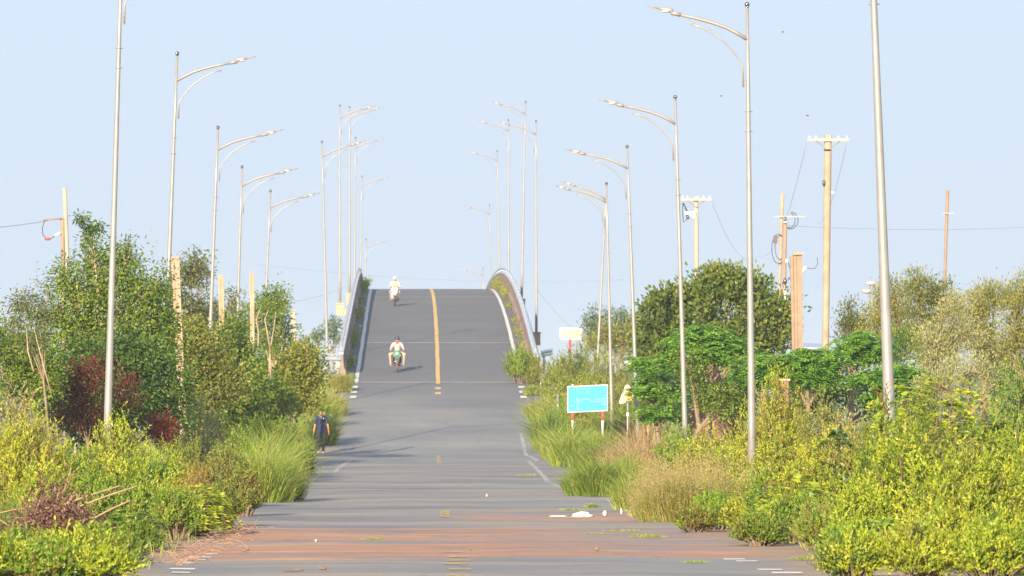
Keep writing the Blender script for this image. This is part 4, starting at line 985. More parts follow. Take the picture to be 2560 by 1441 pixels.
# ------------------------------------------------------------------ left side, near to far
GLS = 'weeds and shrubs on the left verge'
shrub('shrub', 'low green weeds at the bottom left corner of the picture', 50, 300, 1350, 88, 'fresh', group=GLS, stems=90, twigs=7, per=9, wide=.5)
shrub('shrub', 'small weed with large pale yellow leaves below the brush pile', 200, 210, 1375, 86, 'lime', group=GLS, stems=60, leaf=1.5, wide=.42)
grass_clump('grass_clump', 'wispy green grass left of the brush pile at the picture edge', 35, 190, 1200, 97, 'grassd', n=900, bend=.8, group='grass clumps on the left verge')
grass_clump('grass_clump', 'thin green grass blades hanging over the front of the brush pile', 190, 200, 1345, 90, 'grassd', n=420, bend=1.0, group='grass clumps on the left verge')
fernbush('shrub', 'dark green shrub with feathery compound leaves right of the brush pile', 310, 190, 1268, 96.5, 'fresh', fr=150, group=GLS, frl=.34)
shrub('shrub', 'dark underlayer shrub hugging the asphalt edge below the fern-like bush', 345, 110, 1330, 95, 'green', group=GLS, stems=50)
fernbush('shrub', 'bright green drooping shrub leaning over the asphalt, second from the road dirt', 490, 200, 1200, 106, 'lime', fr=260, group=GLS, frl=.34, leafk=1.15, arch=.9)
shrub('shrub', 'lime shrub under the orange-topped bush beside the asphalt', 440, 150, 1185, 110, 'lime', group=GLS, stems=110, per=9)
shrub('shrub', 'orange-brown dry topped bush above the drooping bright shrub', 480, 120, 1150, 109, 'orange', group=GLS, stems=90, leaf=.7, wide=.3)
for px, pw, py, Y, k, lab, st in (
    (60, 240, 1000, 107, 'yellow', 'tall yellow-green shrub at the left picture edge', 230),
    (-20, 160, 1010, 112, 'lime', 'bushy shrub cut by the left picture edge behind the tall yellow one', 130),
    (175, 190, 1105, 112, 'lime', 'upright lime weeds below the red leaved bush', 170),
    (300, 210, 1140, 114, 'lime', 'lime weeds in front of the nearest left pole', 170),
    (390, 180, 1150, 118, 'fresh', 'green weeds to the right of the nearest left pole', 150),
    (230, 200, 1190, 104, 'fresh', 'green weeds just above the brush pile', 140),
    (110, 170, 1160, 100, 'lime', 'bright weeds between brush pile and left edge', 120),
    (350, 170, 1205, 104, 'fresh', 'green weeds above the feathery shrub', 120),
    (295, 175, 1032, 127, 'lime', 'bright shrub around the foot of the nearest left pole', 190),
    (470, 150, 1090, 135, 'olive', 'olive weeds below the dark red bush', 110),
    (560, 120, 1115, 132, 'olive', 'brownish weeds left of the tall verge grass', 110),
    (410, 110, 1105, 127, 'lime', 'yellow-green sprigs in front of the dark hollow under the trees', 70),
    (35, 110, 965, 128, 'pale', 'pale flowering bush at the left edge', 90),
    (85, 70, 955, 126, 'pale', 'pale cream-leaved bush right of the tall yellow shrub', 60),
    (500, 130, 985, 152, 'pale', 'grey-green bush under the second left lamp', 120),
    (600, 120, 1075, 150, 'fresh', 'green bush at the foot of the fourth left lamp', 110),
    (700, 100, 1040, 185, 'green', 'round dark green bush above the tall verge grass', 120),
    (755, 70, 1105, 172, 'green', 'dark bush at the road edge just below the walker', 90),
    (650, 120, 1045, 178, 'fresh', 'light bush between fourth lamp and round dark bush', 110),
(560, 110, 1050, 170, 'olive', 'olive bush between third and fourth left lamps', 110),
    (90, 220, 1402, 80.6, 'fresh', 'low weeds filling the very bottom left of the picture', 150),
    (-20, 160, 1370, 80.4, 'lime', 'lime weeds cut by the bottom left corner', 110),
    (240, 170, 1405, 80.8, 'lime', 'dark low weeds at the bottom edge nearest the left bars', 130),
    (250, 130, 1340, 90, 'fresh', 'green weeds in front of the brush pile near the asphalt', 110),
    (300, 100, 1375, 88, 'green', 'dark weeds at the asphalt edge in the lower left', 80),
    (130, 120, 1385, 85.5, 'fresh', 'weeds along the bottom edge left of the road', 80),
    (440, 120, 1235, 103, 'fresh', 'green weeds right of the feathery shrub at the dirt edge', 90),
    (560, 80, 1225, 112, 'olive', 'brown-green weeds behind the drooping bright shrub', 80),
    (610, 90, 1170, 122, 'olive', 'olive weeds at the asphalt edge before the tall grass', 90)):
    shrub('shrub', lab, px, pw, py, Y, k, group=GLS, stems=int(st * .85), up=.9)
for px, pw, py, Y, k, lab, n in (
    (655, 130, 1095, 139, 'grass', 'tall light green grass at the left road edge', 1700),
    (705, 100, 1110, 141, 'grass', 'fine grass with straw-coloured stalks nearest the asphalt', 1000),
    (620, 110, 1105, 144, 'grassd', 'dense grass behind the straw-coloured stalks', 900),
    (745, 80, 1225, 160, 'grass', 'low grass mat on the asphalt edge', 500),
    (752, 36, 1155, 176, 'grassd', 'dark grass tuft at the road edge below the walker', 500),
    (742, 16, 1085, 238, 'grassd', 'grass just left of the walker', 350),
    (705, 56, 1020, 225, 'grass', 'pale grass left behind the walker', 1200),
    (675, 100, 1055, 168, 'grass', 'soft light grass slope left of the dark road edge tuft', 1600),
    (705, 56, 1085, 182, 'grass', 'soft grass above the dark road edge tuft', 1000),
    (640, 110, 1080, 160, 'grassd', 'green grass below the olive bushes', 1200),
    (812, 50, 985, 266, 'grass', 'light grass between walker and ramp edge', 1000),
    (800, 80, 1010, 256, 'grass', 'grass on the bank above the walker', 900),
    (835, 60, 975, 272, 'grassp', 'reddish dry grass at the left ramp edge', 800),
    (780, 90, 950, 274, 'grass', 'light grass on the left ramp bank', 900),
    (850, 50, 925, 286, 'grassp', 'dry grass filling the gap before the left parapet', 700),
    (800, 70, 915, 290, 'grass', 'grass under the level guard rail', 700),
    (872, 26, 930, 291, 'grass', 'grass growing against the inner face of the left parapet', 300)):
    grass_clump('grass_clump', lab, px, pw, py, Y, k, n=n, group='grass clumps on the left verge')
# brush pile
def brush():
    Y = 95.0; x = XP(140, Y); r = empty('brush_pile', (x, Y, 0)); tag(r, 'heap of cut brown branches and dead leaves on the left verge', 'brush pile')
    n = 11000; P = R.normal(size=(n, 3)) * np.array([.45, .35, .42]); P[:, 2] = np.abs(P[:, 2]) * np.exp(-(P[:, 0] / .8) ** 2) + .02
    leaves('dead_leaves', P, R.normal(size=(n, 3)), .07, .03, R.random(n), leafmat('dead', G((.10,.05,.035), (.24,.12,.08), (.36,.20,.14), (.16,.09,.06))), r)
    S = [((300,1215),(150,1265),(80,1300)), ((345,1215),(210,1262),(135,1290)), ((182,1240),(150,1290),(120,1330)), ((178,1170),(160,1225),(110,1285)),
         ((325,1252),(240,1293),(140,1318)), ((65,1271),(0,1283),(-40,1290)), ((215,1330),(170,1350),(90,1350)), ((45,1353),(30,1400),(-10,1436)), ((0,1362),(35,1395),(70,1425)),
         ((218,1408),(160,1420),(110,1430)), ((195,1330),(200,1380),(225,1441)), ((300,1390),(270,1415),(200,1441)), ((100,1250),(85,1290),(80,1330)),((0,1300),(60,1345),(150,1320))]
    mb = MB()
    for i, q in enumerate(S):
        y0 = rnd.uniform(-.5, -.2); pts = [Vector((XP(a, Y + y0) - x, y0 + .15 * k, ZP(b, Y + y0))) for k, (a, b) in enumerate(q)]
        rr = .034 if i == 2 else (.016 if i in (0, 1, 4) else .011); mid = [pts[0], (pts[0]+pts[1])/2 + Vector((0,0,.01)), pts[1], (pts[1]+pts[2])/2, pts[2]]
        mb.tube(mid, [rr*.7, rr*.85, rr, rr, rr*1.05], 6)
    for i in range(240):
        a = Vector((rnd.gauss(0, .35), rnd.gauss(-.1, .25), abs(rnd.gauss(.12, .15)))); d = Vector((rnd.gauss(0, 1), rnd.gauss(0, 1), rnd.gauss(.15, .4))).normalized() * rnd.uniform(.12, .5)
        mb.tube([a, a + d * .5 + Vector((0, 0, .03)), a + d], [.006, .005, .002], 4, False)
    mb.build('branches', M['twig'], r, True)
brush()
# twig litter along the left asphalt edge
def litter():
    mb = MB()
    for i in range(260):
        Y = rnd.uniform(86, 112); X = -3.55 + (Y - 86) * .012 + rnd.gauss(0, .22); a = Vector((X, Y, .02)); d = Vector((rnd.gauss(0, 1), rnd.gauss(0, 1), abs(rnd.gauss(0, .25)))).normalized() * rnd.uniform(.08, .35)
        mb.tube([a, a + d * .5 + Vector((0, 0, .02)), a + d], [.006, .005, .002], 4, False)
    o = mb.build('twig_litter', M['twig'], None, True); tag(o, 'dry twigs and dead stalks scattered along the left asphalt edge', 'twigs', kind='stuff')
litter()

GT = 'trees on the left side'
crown('tree', 'large dense green tree behind the nearest left street lamp, tallest of the left trees', 165,
      [(250,700,80,70),(315,655,42,44),(235,640,30,34),(190,730,52,50),(365,720,60,60),(405,800,44,66),(165,690,26,38),(140,780,30,40),(290,790,120,90),(180,840,75,80),(380,870,70,80),(260,900,100,80)], 275, 'green', group=GT, leaf=1.1, wide=.36, blob=.32, dens=.95, per=38, up=-.35, spiky=.6, rt=.14, bark='pale_bark')
crown('tree', 'thin sprig rising above the large dense tree', 166, [(205,548,16,10),(232,572,24,16),(222,600,14,14)], 222, 'deep', group=GT, leaf=1.1, wide=.34, blob=.16, per=16, up=-.5, rt=.05)
crown('tree', 'spindly top shoot right of the nearest left lamp pole', 167, [(320,612,9,22),(322,650,16,20)], 318, 'airy', group=GT, leaf=.8, wide=.3, blob=.13, per=14, up=.3, rt=.04)
crown('tree', 'lower dark green tree in front of the large dense one', 150,
      [(330,900,90,70),(230,905,70,60),(420,960,60,70),(180,960,60,60),(320,1000,100,70),(230,1050,80,60),(420,1050,50,60),(130,1000,45,60)], 300, 'deep', group=GT, leaf=1.1, wide=.40, blob=.30, dens=1.15, per=40, up=-.25)
crown('shrub', 'dark red leaved bush behind the nearest left pole', 146, [(200,960,60,50),(160,1020,40,40),(250,930,40,40),(310,980,36,60),(230,1040,50,40),(170,960,30,40)], 220, 'red', cat='shrub', leaf=.9, wide=.4, blob=.22, dens=.6, per=30, up=-.2, rt=.03, bark='bark')
crown('shrub', 'small dark red bush low in the shade right of the nearest left pole', 147, [(405,1070,28,34)], 405, 'red', cat='shrub', leaf=.9, wide=.4, blob=.18, dens=1.2, per=34, rt=.02)
crown('tree', 'sparse slender tree with pale stems at the left edge', 140, [(60,755,38,32),(40,800,26,26),(100,790,30,36),(80,850,35,30),(120,720,14,18)], 125, 'airy', group=GT, leaf=1.0, wide=.3, blob=.22, dens=1.0, per=30, up=-.5, rt=.03)
crown('tree', 'bushy green tree at the far left edge', 144, [(20,880,70,60),(90,900,50,60),(30,950,60,50),(-30,830,40,50),(110,950,50,50)], 40, 'green', group=GT, leaf=1.0, wide=.4, blob=.26, dens=1.0, per=40)
crown('tree', 'airy dark tree with gaps between the concrete posts', 232, [(478,690,50,36),(500,660,22,30),(430,720,30,34),(460,760,42,30),(515,770,40,36),(560,800,38,22),(420,800,30,40),(590,745,22,12),(480,830,50,40)], 480, 'airy', group=GT, leaf=.95, wide=.36, blob=.34, dens=.85, per=36, up=-.1)
crown('tree', 'olive green tree below the airy dark one', 200, [(470,850,60,50),(520,890,60,50),(440,930,60,50),(500,970,70,60),(560,960,50,60),(480,1020,60,50)], 500, 'olive', group=GT, leaf=1.05, wide=.4, blob=.34, dens=1.3, per=36)
crown('tree', 'mid green tree between third and fourth left lamps', 208, [(570,850,45,50),(600,900,50,55),(560,930,40,50),(620,970,55,60),(590,1020,60,45)], 590, 'green', group=GT, leaf=1.05, wide=.36, blob=.34, dens=1.3, per=36, up=-.1)
crown('tree', 'tree with slender pale stems around the fifth left lamp', 226, [(690,745,34,30),(660,760,28,26),(700,790,34,34),(665,820,34,34),(640,790,26,30),(715,830,26,26),(680,860,36,24)], 682, 'green', group=GT, leaf=.95, wide=.34, blob=.32, dens=.8, per=34, up=-.2, bark='pale_bark', rt=.08)
for a, b in ((640,628),(655,662),(690,676),(700,690)): pass
def stems_obj(label, lines, Y, m, rr=.045):
    x0 = XP(lines[0][0][0], Y); r = empty('sapling', (x0, Y, gz(x0, Y))); tag(r, label, 'sapling')
    mb = MB()
    for L in lines: mb.tube([Vector((XP(a, Y) - x0, rnd.uniform(-.1, .1), ZP(b, Y) - r.location.z)) for a, b in L], [rr, rr*.8, rr*.6, rr*.4][:len(L)], 6)
    mb.build('stems', m, r, True); P = []
    for L in lines:
        a, b = L[-1]
        for i in range(120): P.append((XP(a, Y) - x0 + rnd.gauss(0, .16), rnd.gauss(0, .16), ZP(b, Y) - r.location.z + rnd.gauss(0, .16)))
    P = np.array(P); leaves('foliage', P, R.normal(size=P.shape), lscale(Y), lscale(Y)*.35, R.random(len(P)), LM('green'), r)
stems_obj('group of bare pale forked stems below the tree crown left of the ramp', [((645,880),(646,830),(640,800),(655,760)), ((672,940),(674,880),(683,830),(690,780)), ((676,880),(668,830),(662,800),(672,770)), ((640,1040),(638,1010),(636,990))], 214, M['pale_bark'], .03)
stems_obj('crooked pale bare stems at the far left edge', [((128,985),(110,920),(95,860),(85,820)), ((85,930),(70,880),(66,830),(60,790))], 138, M['pale_bark'], .018)
stems_obj('single bare reddish stem in the olive bushes left of the ramp', [((677,945),(675,915),(676,885))], 205, M['pale_bark'], .04)
crown('tree', 'olive green bush mass left of the bridge', 236, [(720,900,50,40),(770,890,34,30),(690,930,50,40),(740,950,50,40),(790,935,26,30),(700,985,60,40),(650,960,50,50),(760,1000,40,34)], 730, 'bank', group=GT, leaf=1.05, wide=.42, blob=.36, dens=1.3, per=36)
crown('tree', 'dark olive bush behind the round dark verge bush', 215, [(640,960,50,50),(690,1010,50,44),(640,1030,50,40),(600,1040,50,36)], 650, 'green', group=GT, leaf=1.05, wide=.42, blob=.34, dens=1.3, per=36)
crown('tree', 'brown-green tree between the airy tree and the pale stems', 245, [(590,800,34,40),(620,850,36,40),(580,860,30,40)], 600, 'broad', group=GT, leaf=.85, wide=.4, blob=.36, dens=.8, per=36)
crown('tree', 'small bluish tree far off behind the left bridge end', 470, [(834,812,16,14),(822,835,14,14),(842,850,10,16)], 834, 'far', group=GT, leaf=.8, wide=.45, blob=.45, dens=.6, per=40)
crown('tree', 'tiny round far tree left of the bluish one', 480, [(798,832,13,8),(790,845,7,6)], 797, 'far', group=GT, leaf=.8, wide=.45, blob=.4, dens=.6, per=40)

# ------------------------------------------------------------------ right side, near to far
GRS = 'weeds and shrubs on the right verge'
for px, pw, py, Y, k, lab, st in (
    (2215, 170, 1000, 93, 'fresh', 'green shrub hiding the foot of the nearest right pole', 230),
    (2310, 190, 1010, 93.5, 'olive', 'olive shrub with brownish sprigs just right of the nearest right pole', 180),
    (2270, 330, 1060, 91, 'lime', 'big lime shrub of small leaves at lower right', 330),
    (2440, 300, 1090, 89, 'lime', 'big lime shrub in the bottom right corner', 300),
    (2570, 240, 1040, 93, 'lime', 'lime shrub cut by the right picture edge', 220),
    (2160, 190, 1230, 90, 'lime', 'lower lime shrub nearest the asphalt at bottom right', 220),
    (2340, 260, 1270, 86, 'yellow', 'yellowish shrub at the bottom edge right of the road', 200),
    (2520, 240, 1290, 85, 'lime', 'low lime weeds at the very bottom right', 170),
    (2120, 130, 1330, 88, 'fresh', 'small green weeds at the asphalt corner bottom right', 110),
    (2140, 150, 1345, 80.9, 'lime', 'lime sprigs at the bottom edge where the right asphalt ends', 130),
    (2300, 200, 1340, 80.5, 'lime', 'bright weeds along the bottom edge under the lime shrubs', 160),
    (2480, 220, 1320, 80.3, 'lime', 'lime weeds filling the bottom right corner', 170),
    (2100, 90, 1395, 81, 'olive', 'small olive weed touching the asphalt corner', 60),
    (2020, 190, 1140, 104, 'lime', 'lime shrub right of the tall lamp foot', 230),
    (1930, 140, 1180, 106, 'fresh', 'green shrub at the foot of the tall right lamp', 170),
    (2130, 190, 1090, 108, 'olive', 'olive-tipped shrub behind the big lime ones', 200),
    (1900, 130, 1310, 98.5, 'green', 'dark low shrub spilling onto the red dirt', 130),
    (1990, 140, 1240, 100, 'fresh', 'mid green shrub above the dark low one', 150),
    (2060, 120, 1290, 96, 'olive', 'straggly shrub beside the wispy pink grass', 100),
    (1790, 120, 1245, 110, 'fresh', 'green bush in the middle of the pinkish grass', 130),
    (1870, 110, 1255, 108, 'yellow', 'yellowish bush between dirt and tall lamp', 110),
    (1740, 90, 1290, 108, 'rust', 'purplish brown weed stems at the dirt edge', 70),
    (2250, 250, 1000, 122, 'pale', 'pale straw bush behind the nearest right pole', 190),
    (2330, 220, 985, 118, 'fresh', 'green shrub right of the nearest right pole', 190),
    (2470, 200, 970, 116, 'yellow', 'yellow-green tall shrub near the right edge', 190),
    (2540, 150, 880, 108, 'fresh', 'tall leafy shrub at the right edge above the lime ones', 220),
    (1950, 170, 925, 138, 'yellow', 'tall yellow shrub between the third and second right lamps', 380),
    (1880, 120, 985, 140, 'yellow', 'yellow shrub left of the tall yellow one', 150),
    (2050, 150, 965, 134, 'olive', 'olive shrub right of the tall yellow one', 170),
    (2120, 120, 1010, 128, 'pale', 'pale bush left of the nearest right pole', 120),
    (1850, 160, 1075, 146, 'lime', 'lime weeds behind the tall right lamp', 150),
    (1760, 140, 1060, 152, 'lime', 'lime weeds left of the tall right lamp', 150),
    (1690, 110, 1070, 160, 'fresh', 'leafy weeds at the foot of the third right lamp', 130),
    (1960, 160, 1060, 126, 'lime', 'lime weeds below the tall yellow shrub', 170),
    (1820, 170, 1130, 126, 'lime', 'fine weeds between lamp and pinkish grass', 160),
    (2080, 190, 1040, 118, 'yellow', 'yellow weeds in front of the pale bush', 170)):
    shrub('shrub', lab, px, pw, py, Y, k, group=GRS, stems=int(st * .8), up=.9, leaf=.95)
for px, pw, py, Y, k, lab, fr in (
    (2240, 190, 925, 112, 'lime', 'tall shrub with arching compound leaves around the nearest right pole', 110),
    (2360, 190, 890, 114, 'lime', 'tall shrub with bright compound leaves right of the nearest pole', 110),
    (2450, 160, 1000, 108, 'green', 'dark shrub with curling compound leaves', 90),
    (2100, 120, 1060, 108, 'deep', 'dark glossy compound leaves standing out of the yellow weeds', 34),
    (2000, 150, 1190, 101, 'lime', 'feathery lime shrub right of the tall lamp', 80),
    (2200, 130, 1300, 88, 'fresh', 'feathery fronds low in the big lime shrub', 60)):
    fernbush('shrub', lab, px, pw, py, Y, k, fr=fr, group=GRS, frl=.52, leafk=1.6, arch=.75, pairs=9)
GG = 'grass clumps on the right verge'
for px, pw, py, Y, k, lab, n, pl in (
    (1700, 190, 1165, 117, 'grassp', 'large pinkish flowering grass beside the dirt', 2300, 'straw'),
    (1640, 120, 1180, 121, 'grassp', 'left part of the pinkish grass leaning over the dirt', 1000, 'straw'),
    (1790, 150, 1160, 119, 'grassp', 'pinkish grass behind the green bush', 1200, 'straw'),
    (2080, 150, 1235, 97, 'grassp', 'wispy pink grass between lime shrubs', 900, None),
    (1590, 110, 1160, 128, 'grass', 'upright green grass above the white debris', 1000, None),
    (1500, 150, 1135, 147, 'grassd', 'dark green grass tussock at the right road edge', 1900, None),
    (1440, 70, 1165, 150, 'grassd', 'lower tussock edge touching the asphalt', 700, None),
    (1570, 110, 1120, 150, 'grass', 'light grass right of the dark tussock', 1000, None),
    (1640, 130, 1070, 165, 'straw', 'dry straw stalks at the foot of the lamp with the camera', 1000, None),
    (1560, 120, 1085, 175, 'straw', 'straw grass below the blue board', 800, None),
    (1480, 110, 1085, 190, 'grassd', 'green grass under the blue board', 1000, None),
    (1420, 90, 1060, 205, 'grass', 'light green grass left of the board', 1000, None),
    (1505, 90, 1066, 226, 'grass', 'grass hiding the foot of the right board post', 1500, None),
    (1435, 100, 1052, 228, 'grassd', 'grass hiding the foot of the left board post', 1500, None),
    (1385, 60, 1060, 228, 'grass', 'grass at the ramp foot on the right', 700, None),
    (1370, 70, 1000, 252, 'grassd', 'dense grass below the curving guard rail', 900, None),
    (1345, 50, 985, 268, 'grassp', 'reddish grass at the right ramp edge', 700, None),
    (1330, 40, 960, 284, 'grass', 'grass behind the broken bars of the edge line', 600, None),
    (1420, 110, 985, 262, 'grass', 'yellow-green bank grass left of the blue board', 1200, None),
    (1480, 120, 940, 268, 'grass', 'bank grass above the blue board', 1200, None),
    (1560, 120, 990, 240, 'grassd', 'bank grass behind the triangular sign', 1000, None),
    (1615, 90, 1010, 205, 'straw', 'tall dry stalks around the lamp with the camera', 500, None)):
    grass_clump('grass_clump', lab, px, pw, py, Y, k, n=n, group=GG, plume=pl, lean=.0)
shrub('shrub', 'bushy weed growing over the right edge line at the bridge start', 1303, 84, 880, 291.5, 'fresh', cat='shrub', stems=150, leaf=.8, wide=.3, up=1.2, zb=RZ(291.5), shape=.4)
shrub('shrub', 'reddish stemmed weed beside the end of the right parapet', 1338, 34, 905, 290, 'olive', cat='shrub', stems=60, leaf=.8, wide=.3, up=1.2, zb=RZ(290)-.2)
GB = 'bushes on the right ramp bank'
for px, pw, py, Y, k, lab, st in (
    (1395, 80, 895, 282, 'bank', 'yellow-green bush on the bank nearest the right parapet', 150),
    (1440, 90, 865, 292, 'olive', 'olive bush on the bank below the beige board', 170),
    (1500, 100, 860, 288, 'bank', 'yellowish bush on the bank at the leaning lamp', 180),
    (1560, 110, 860, 280, 'olive', 'olive bush on the bank right of the leaning lamp', 190),
    (1400, 90, 935, 274, 'bank', 'lower yellow-green bush on the bank', 150),
    (1470, 100, 920, 270, 'bank', 'bank bush just above the blue board', 170),
    (1540, 110, 930, 262, 'olive', 'bank bush left of the camera lamp', 170),
    (1620, 110, 905, 258, 'olive', 'bank bush right of the camera lamp', 170),
    (1450, 90, 975, 255, 'bank', 'bank weeds behind the blue board', 130),
    (1600, 110, 960, 240, 'green', 'dark bush behind the camera lamp', 150)):
    shrub('shrub', lab, px, pw, py, Y, k, group=GB, stems=int(st*.8), leaf=.85, wide=.4, up=.9)
GTR = 'trees on the right side'
crown('tree', 'large dark broadleaf tree behind the third right lamp', 218,
      [(1790,740,60,55),(1835,705,40,34),(1775,700,20,28),(1865,725,40,44),(1700,770,60,55),(1650,790,45,45),(1900,790,60,55),(1955,765,26,34),(1940,840,45,50),(1640,850,50,50),(1740,840,90,60),(1850,860,80,50),(1680,745,22,22),(1640,900,50,40)], 1780, 'broad', group=GTR, leaf=1.25, wide=.5, blob=.30, dens=.85, per=30, up=.5, spiky=.5, rt=.15)
for i, (lob, ft, Yt, lab) in enumerate((
      ([(1760,835,70,24),(1700,860,50,20),(1810,860,60,24),(1740,885,70,24),(1830,895,50,22),(1680,900,40,20)], 1775, 184, 'bright layered feathery tree in front of the large broadleaf tree'),
      ([(1640,930,50,22),(1610,975,40,24),(1670,985,50,24),(1640,1030,50,22),(1600,905,30,18)], 1650, 186, 'darker feathery tree left of the third right lamp'),
      ([(2010,905,55,30),(1975,930,50,30),(2060,930,50,30),(2030,888,46,22),(1960,905,30,24),(2085,900,30,24),(2020,945,60,30)], 2020, 172, 'feathery tree crown below the tallest power pole'),
      ([(2150,850,50,24),(2190,870,50,26),(2110,870,40,20),(2150,890,60,24)], 2120, 174, 'feathery tree crown on the leaning pale trunk'),
      ([(2250,930,70,28),(2180,950,60,28),(2300,950,50,28),(2230,990,80,30)], 2230, 168, 'dark feathery tree behind the nearest right pole'),
      ([(1900,905,50,24),(1880,940,50,24),(1930,950,40,20)], 1905, 180, 'feathery crown left of the red brick stub'))):
    crown('tree', lab, Yt, lob, ft, 'feather', group=GTR, leaf=.8, wide=.4, blob=.28, dens=1.5, per=60, style='frond', rt=.08, depth=1.0)
crown('shrub', 'dark undergrowth below the layered feathery tree', 192, [(1700,940,60,50),(1760,1010,70,50),(1680,1030,60,40),(1830,1010,60,50),(1850,960,40,40)], 1740, 'deep', cat='shrub', leaf=.9, wide=.45, blob=.32, dens=.8, per=34)
for lob, ft, Yt, k, lab in (
      ([(2125,790,24,40),(2150,830,30,34),(2110,830,20,30)], 2130, 222, 'airy', 'sparse grey-green tree left of the twin lamp mast'),
      ([(2200,780,34,50),(2230,740,34,40),(2250,800,44,50),(2190,840,40,40)], 2220, 212, 'tan', 'tan feathery tree left of the slim reddish pole'),
      ([(2300,735,44,40),(2290,700,20,22),(2340,790,50,50),(2280,840,50,50),(2360,740,26,40)], 2310, 206, 'olive', 'olive tree with pointed top around the slim reddish pole'),
      ([(2385,780,40,44),(2400,840,50,50),(2340,860,60,50),(2330,920,60,44)], 2370, 196, 'pale', 'pale tan bush in front of the slim reddish pole'),
      ([(2450,760,44,44),(2490,740,40,34),(2440,820,50,50),(2480,880,60,60)], 2460, 204, 'tan', 'tan tree in the right group, second from the edge'),
      ([(2540,760,44,44),(2580,730,50,40),(2540,840,54,54),(2590,820,50,60),(2530,910,60,50)], 2560, 200, 'tan', 'broad tan tree at the right picture edge'),
      ([(2420,930,60,40),(2350,960,60,40),(2490,960,60,40)], 2420, 160, 'pale', 'pale bushes below the tan trees'),
      ([(2250,870,50,40),(2210,900,40,30)], 2240, 190, 'green', 'green bush between the tan trees and the feathery crowns')):
    crown('tree', lab, Yt, lob, ft, k, group=GTR, leaf=.85, wide=.28, blob=.30, dens=.95, per=42, up=.9, spiky=.25)
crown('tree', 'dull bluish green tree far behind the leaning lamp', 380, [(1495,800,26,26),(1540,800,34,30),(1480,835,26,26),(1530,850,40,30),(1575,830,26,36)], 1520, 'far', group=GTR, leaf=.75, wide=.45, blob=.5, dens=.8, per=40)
crown('tree', 'tan bushy tree in front of the bluish one on the bank', 300, [(1510,835,30,26),(1560,850,40,30),(1590,825,26,34),(1480,860,26,22)], 1550, 'tan', group=GTR, leaf=.8, wide=.35, blob=.4, dens=.8, per=40, up=.7, zb=1.5)
crown('shrub', 'dark undergrowth beneath the feathery crowns right of the brick stub', 176, [(1990,960,50,30),(2060,980,50,34),(2130,960,50,40),(2200,1000,60,40),(2020,1010,50,34),(2290,1000,60,40)], 2080, 'deep', cat='shrub', leaf=.9, wide=.45, blob=.32, dens=.9, per=34)
crown('shrub', 'green bushes flanking the bare earth mound', 182, [(1720,905,34,34),(1870,930,34,50),(1740,960,34,30),(1860,990,44,34),(1800,1010,60,34)], 1720, 'green', cat='shrub', leaf=.9, wide=.45, blob=.3, dens=.9, per=34)
# leaning pale trunk and bare earth
def leaning():
    Y = 176; x = XP(2075, Y); r = empty('leaning_trunk', (x, Y, 0)); tag(r, 'bare pale trunk leaning right below the feathery crown', 'tree trunk')
    MB().tube([Vector((XP(a, Y) - x, b_, ZP(b, Y))) for a, b, b_ in ((2062,1010,0),(2085,965,0),(2105,925,0),(2125,905,0),(2150,893,0),(2185,890,.2))], [.12,.11,.09,.075,.06,.035], 8).build('trunk', M['pale_bark'], r, True)
    MB().tube([Vector((XP(a, Y) - x, 0, ZP(b, Y))) for a, b in ((2125,905),(2128,880),(2140,860))], [.05,.04,.02], 6).build('branch', M['pale_bark'], r, True)
leaning()
def mound():
    Y = 188; x = XP(1790, Y); V = []; Fc = []; n = 22; k = 12
    for j in range(k):
        for i in range(n):
            u = -1 + 2*i/(n-1); v = j/(k-1); hh = 3.1 * max(0, 1 - u*u) ** .8 * math.sin(math.pi * min(1, v*.9+.05)) ** .7
            V.append((u * 1.0 + .1*math.sin(v*9), -1.2 + v * 2.6 + .12*math.sin(u*7), hh * (1 + .12 * math.sin(u*11 + v*5)) - .05))
    for j in range(k-1):
        for i in range(n-1): Fc.append([j*n+i, j*n+i+1, (j+1)*n+i+1, (j+1)*n+i])
    o = MB().add(V, Fc).build('earth_mound', M['soil'], None, True, (x, Y, 0)); tag(o, 'bare reddish earth mound under the layered feathery tree', 'earth mound')
mound()
def stub():
    Y = 150; x = XP(1960, Y); r = empty('brick_stub', (x, Y, 0)); tag(r, 'reddish brick stub showing above the tall yellow shrub', 'brick post')
    z = ZP(952, Y); MB().box((0,0,z/2), (.20,.20,z)).build('post', mat('brick', (.34,.17,.12), (.26,.12,.09), .9, scale=8), r); MB().box((0,0,z+.02), (.28,.28,.05)).build('cap', M['conc'], r)
stub()
# small things lying on the road
def bag():
    Y = 16000 / ((1292 - 985) / HC); x = XP(1455, Y); z = RZ(Y)
    r = empty('plastic_bag', (x, Y - .2, z)); tag(r, 'crumpled white plastic bag with a yellowish side lying on the dirt', 'litter')
    V = []; Fc = []; n = 22; k = 10
    for j in range(k + 1):
        for i in range(n):
            a = 2*math.pi*i/n; ph = math.pi/2*j/k; q = math.cos(ph); d = 1 + .18*math.sin(a*5+j) + .12*math.sin(a*9-j*2)
            V.append((.19*q*math.cos(a)*d, .12*q*math.sin(a)*d, .085*math.sin(ph)*(1+.2*math.sin(a*4))))
    for j in range(k):
        for i in range(n): Fc.append([j*n+i, j*n+(i+1)%n, (j+1)*n+(i+1)%n, (j+1)*n+i])
    MB().add(V, Fc).build('bag', M['white'], r, True)
    MB().add([(v[0]*.5+.02, v[1]*1.06-.005, v[2]*.7) for v in V], Fc).build('patch', mat('bag_yellow', (.75,.58,.22), (.66,.48,.18), .5), r, True)
bag()
GLT = 'bits of litter and clods on the road'
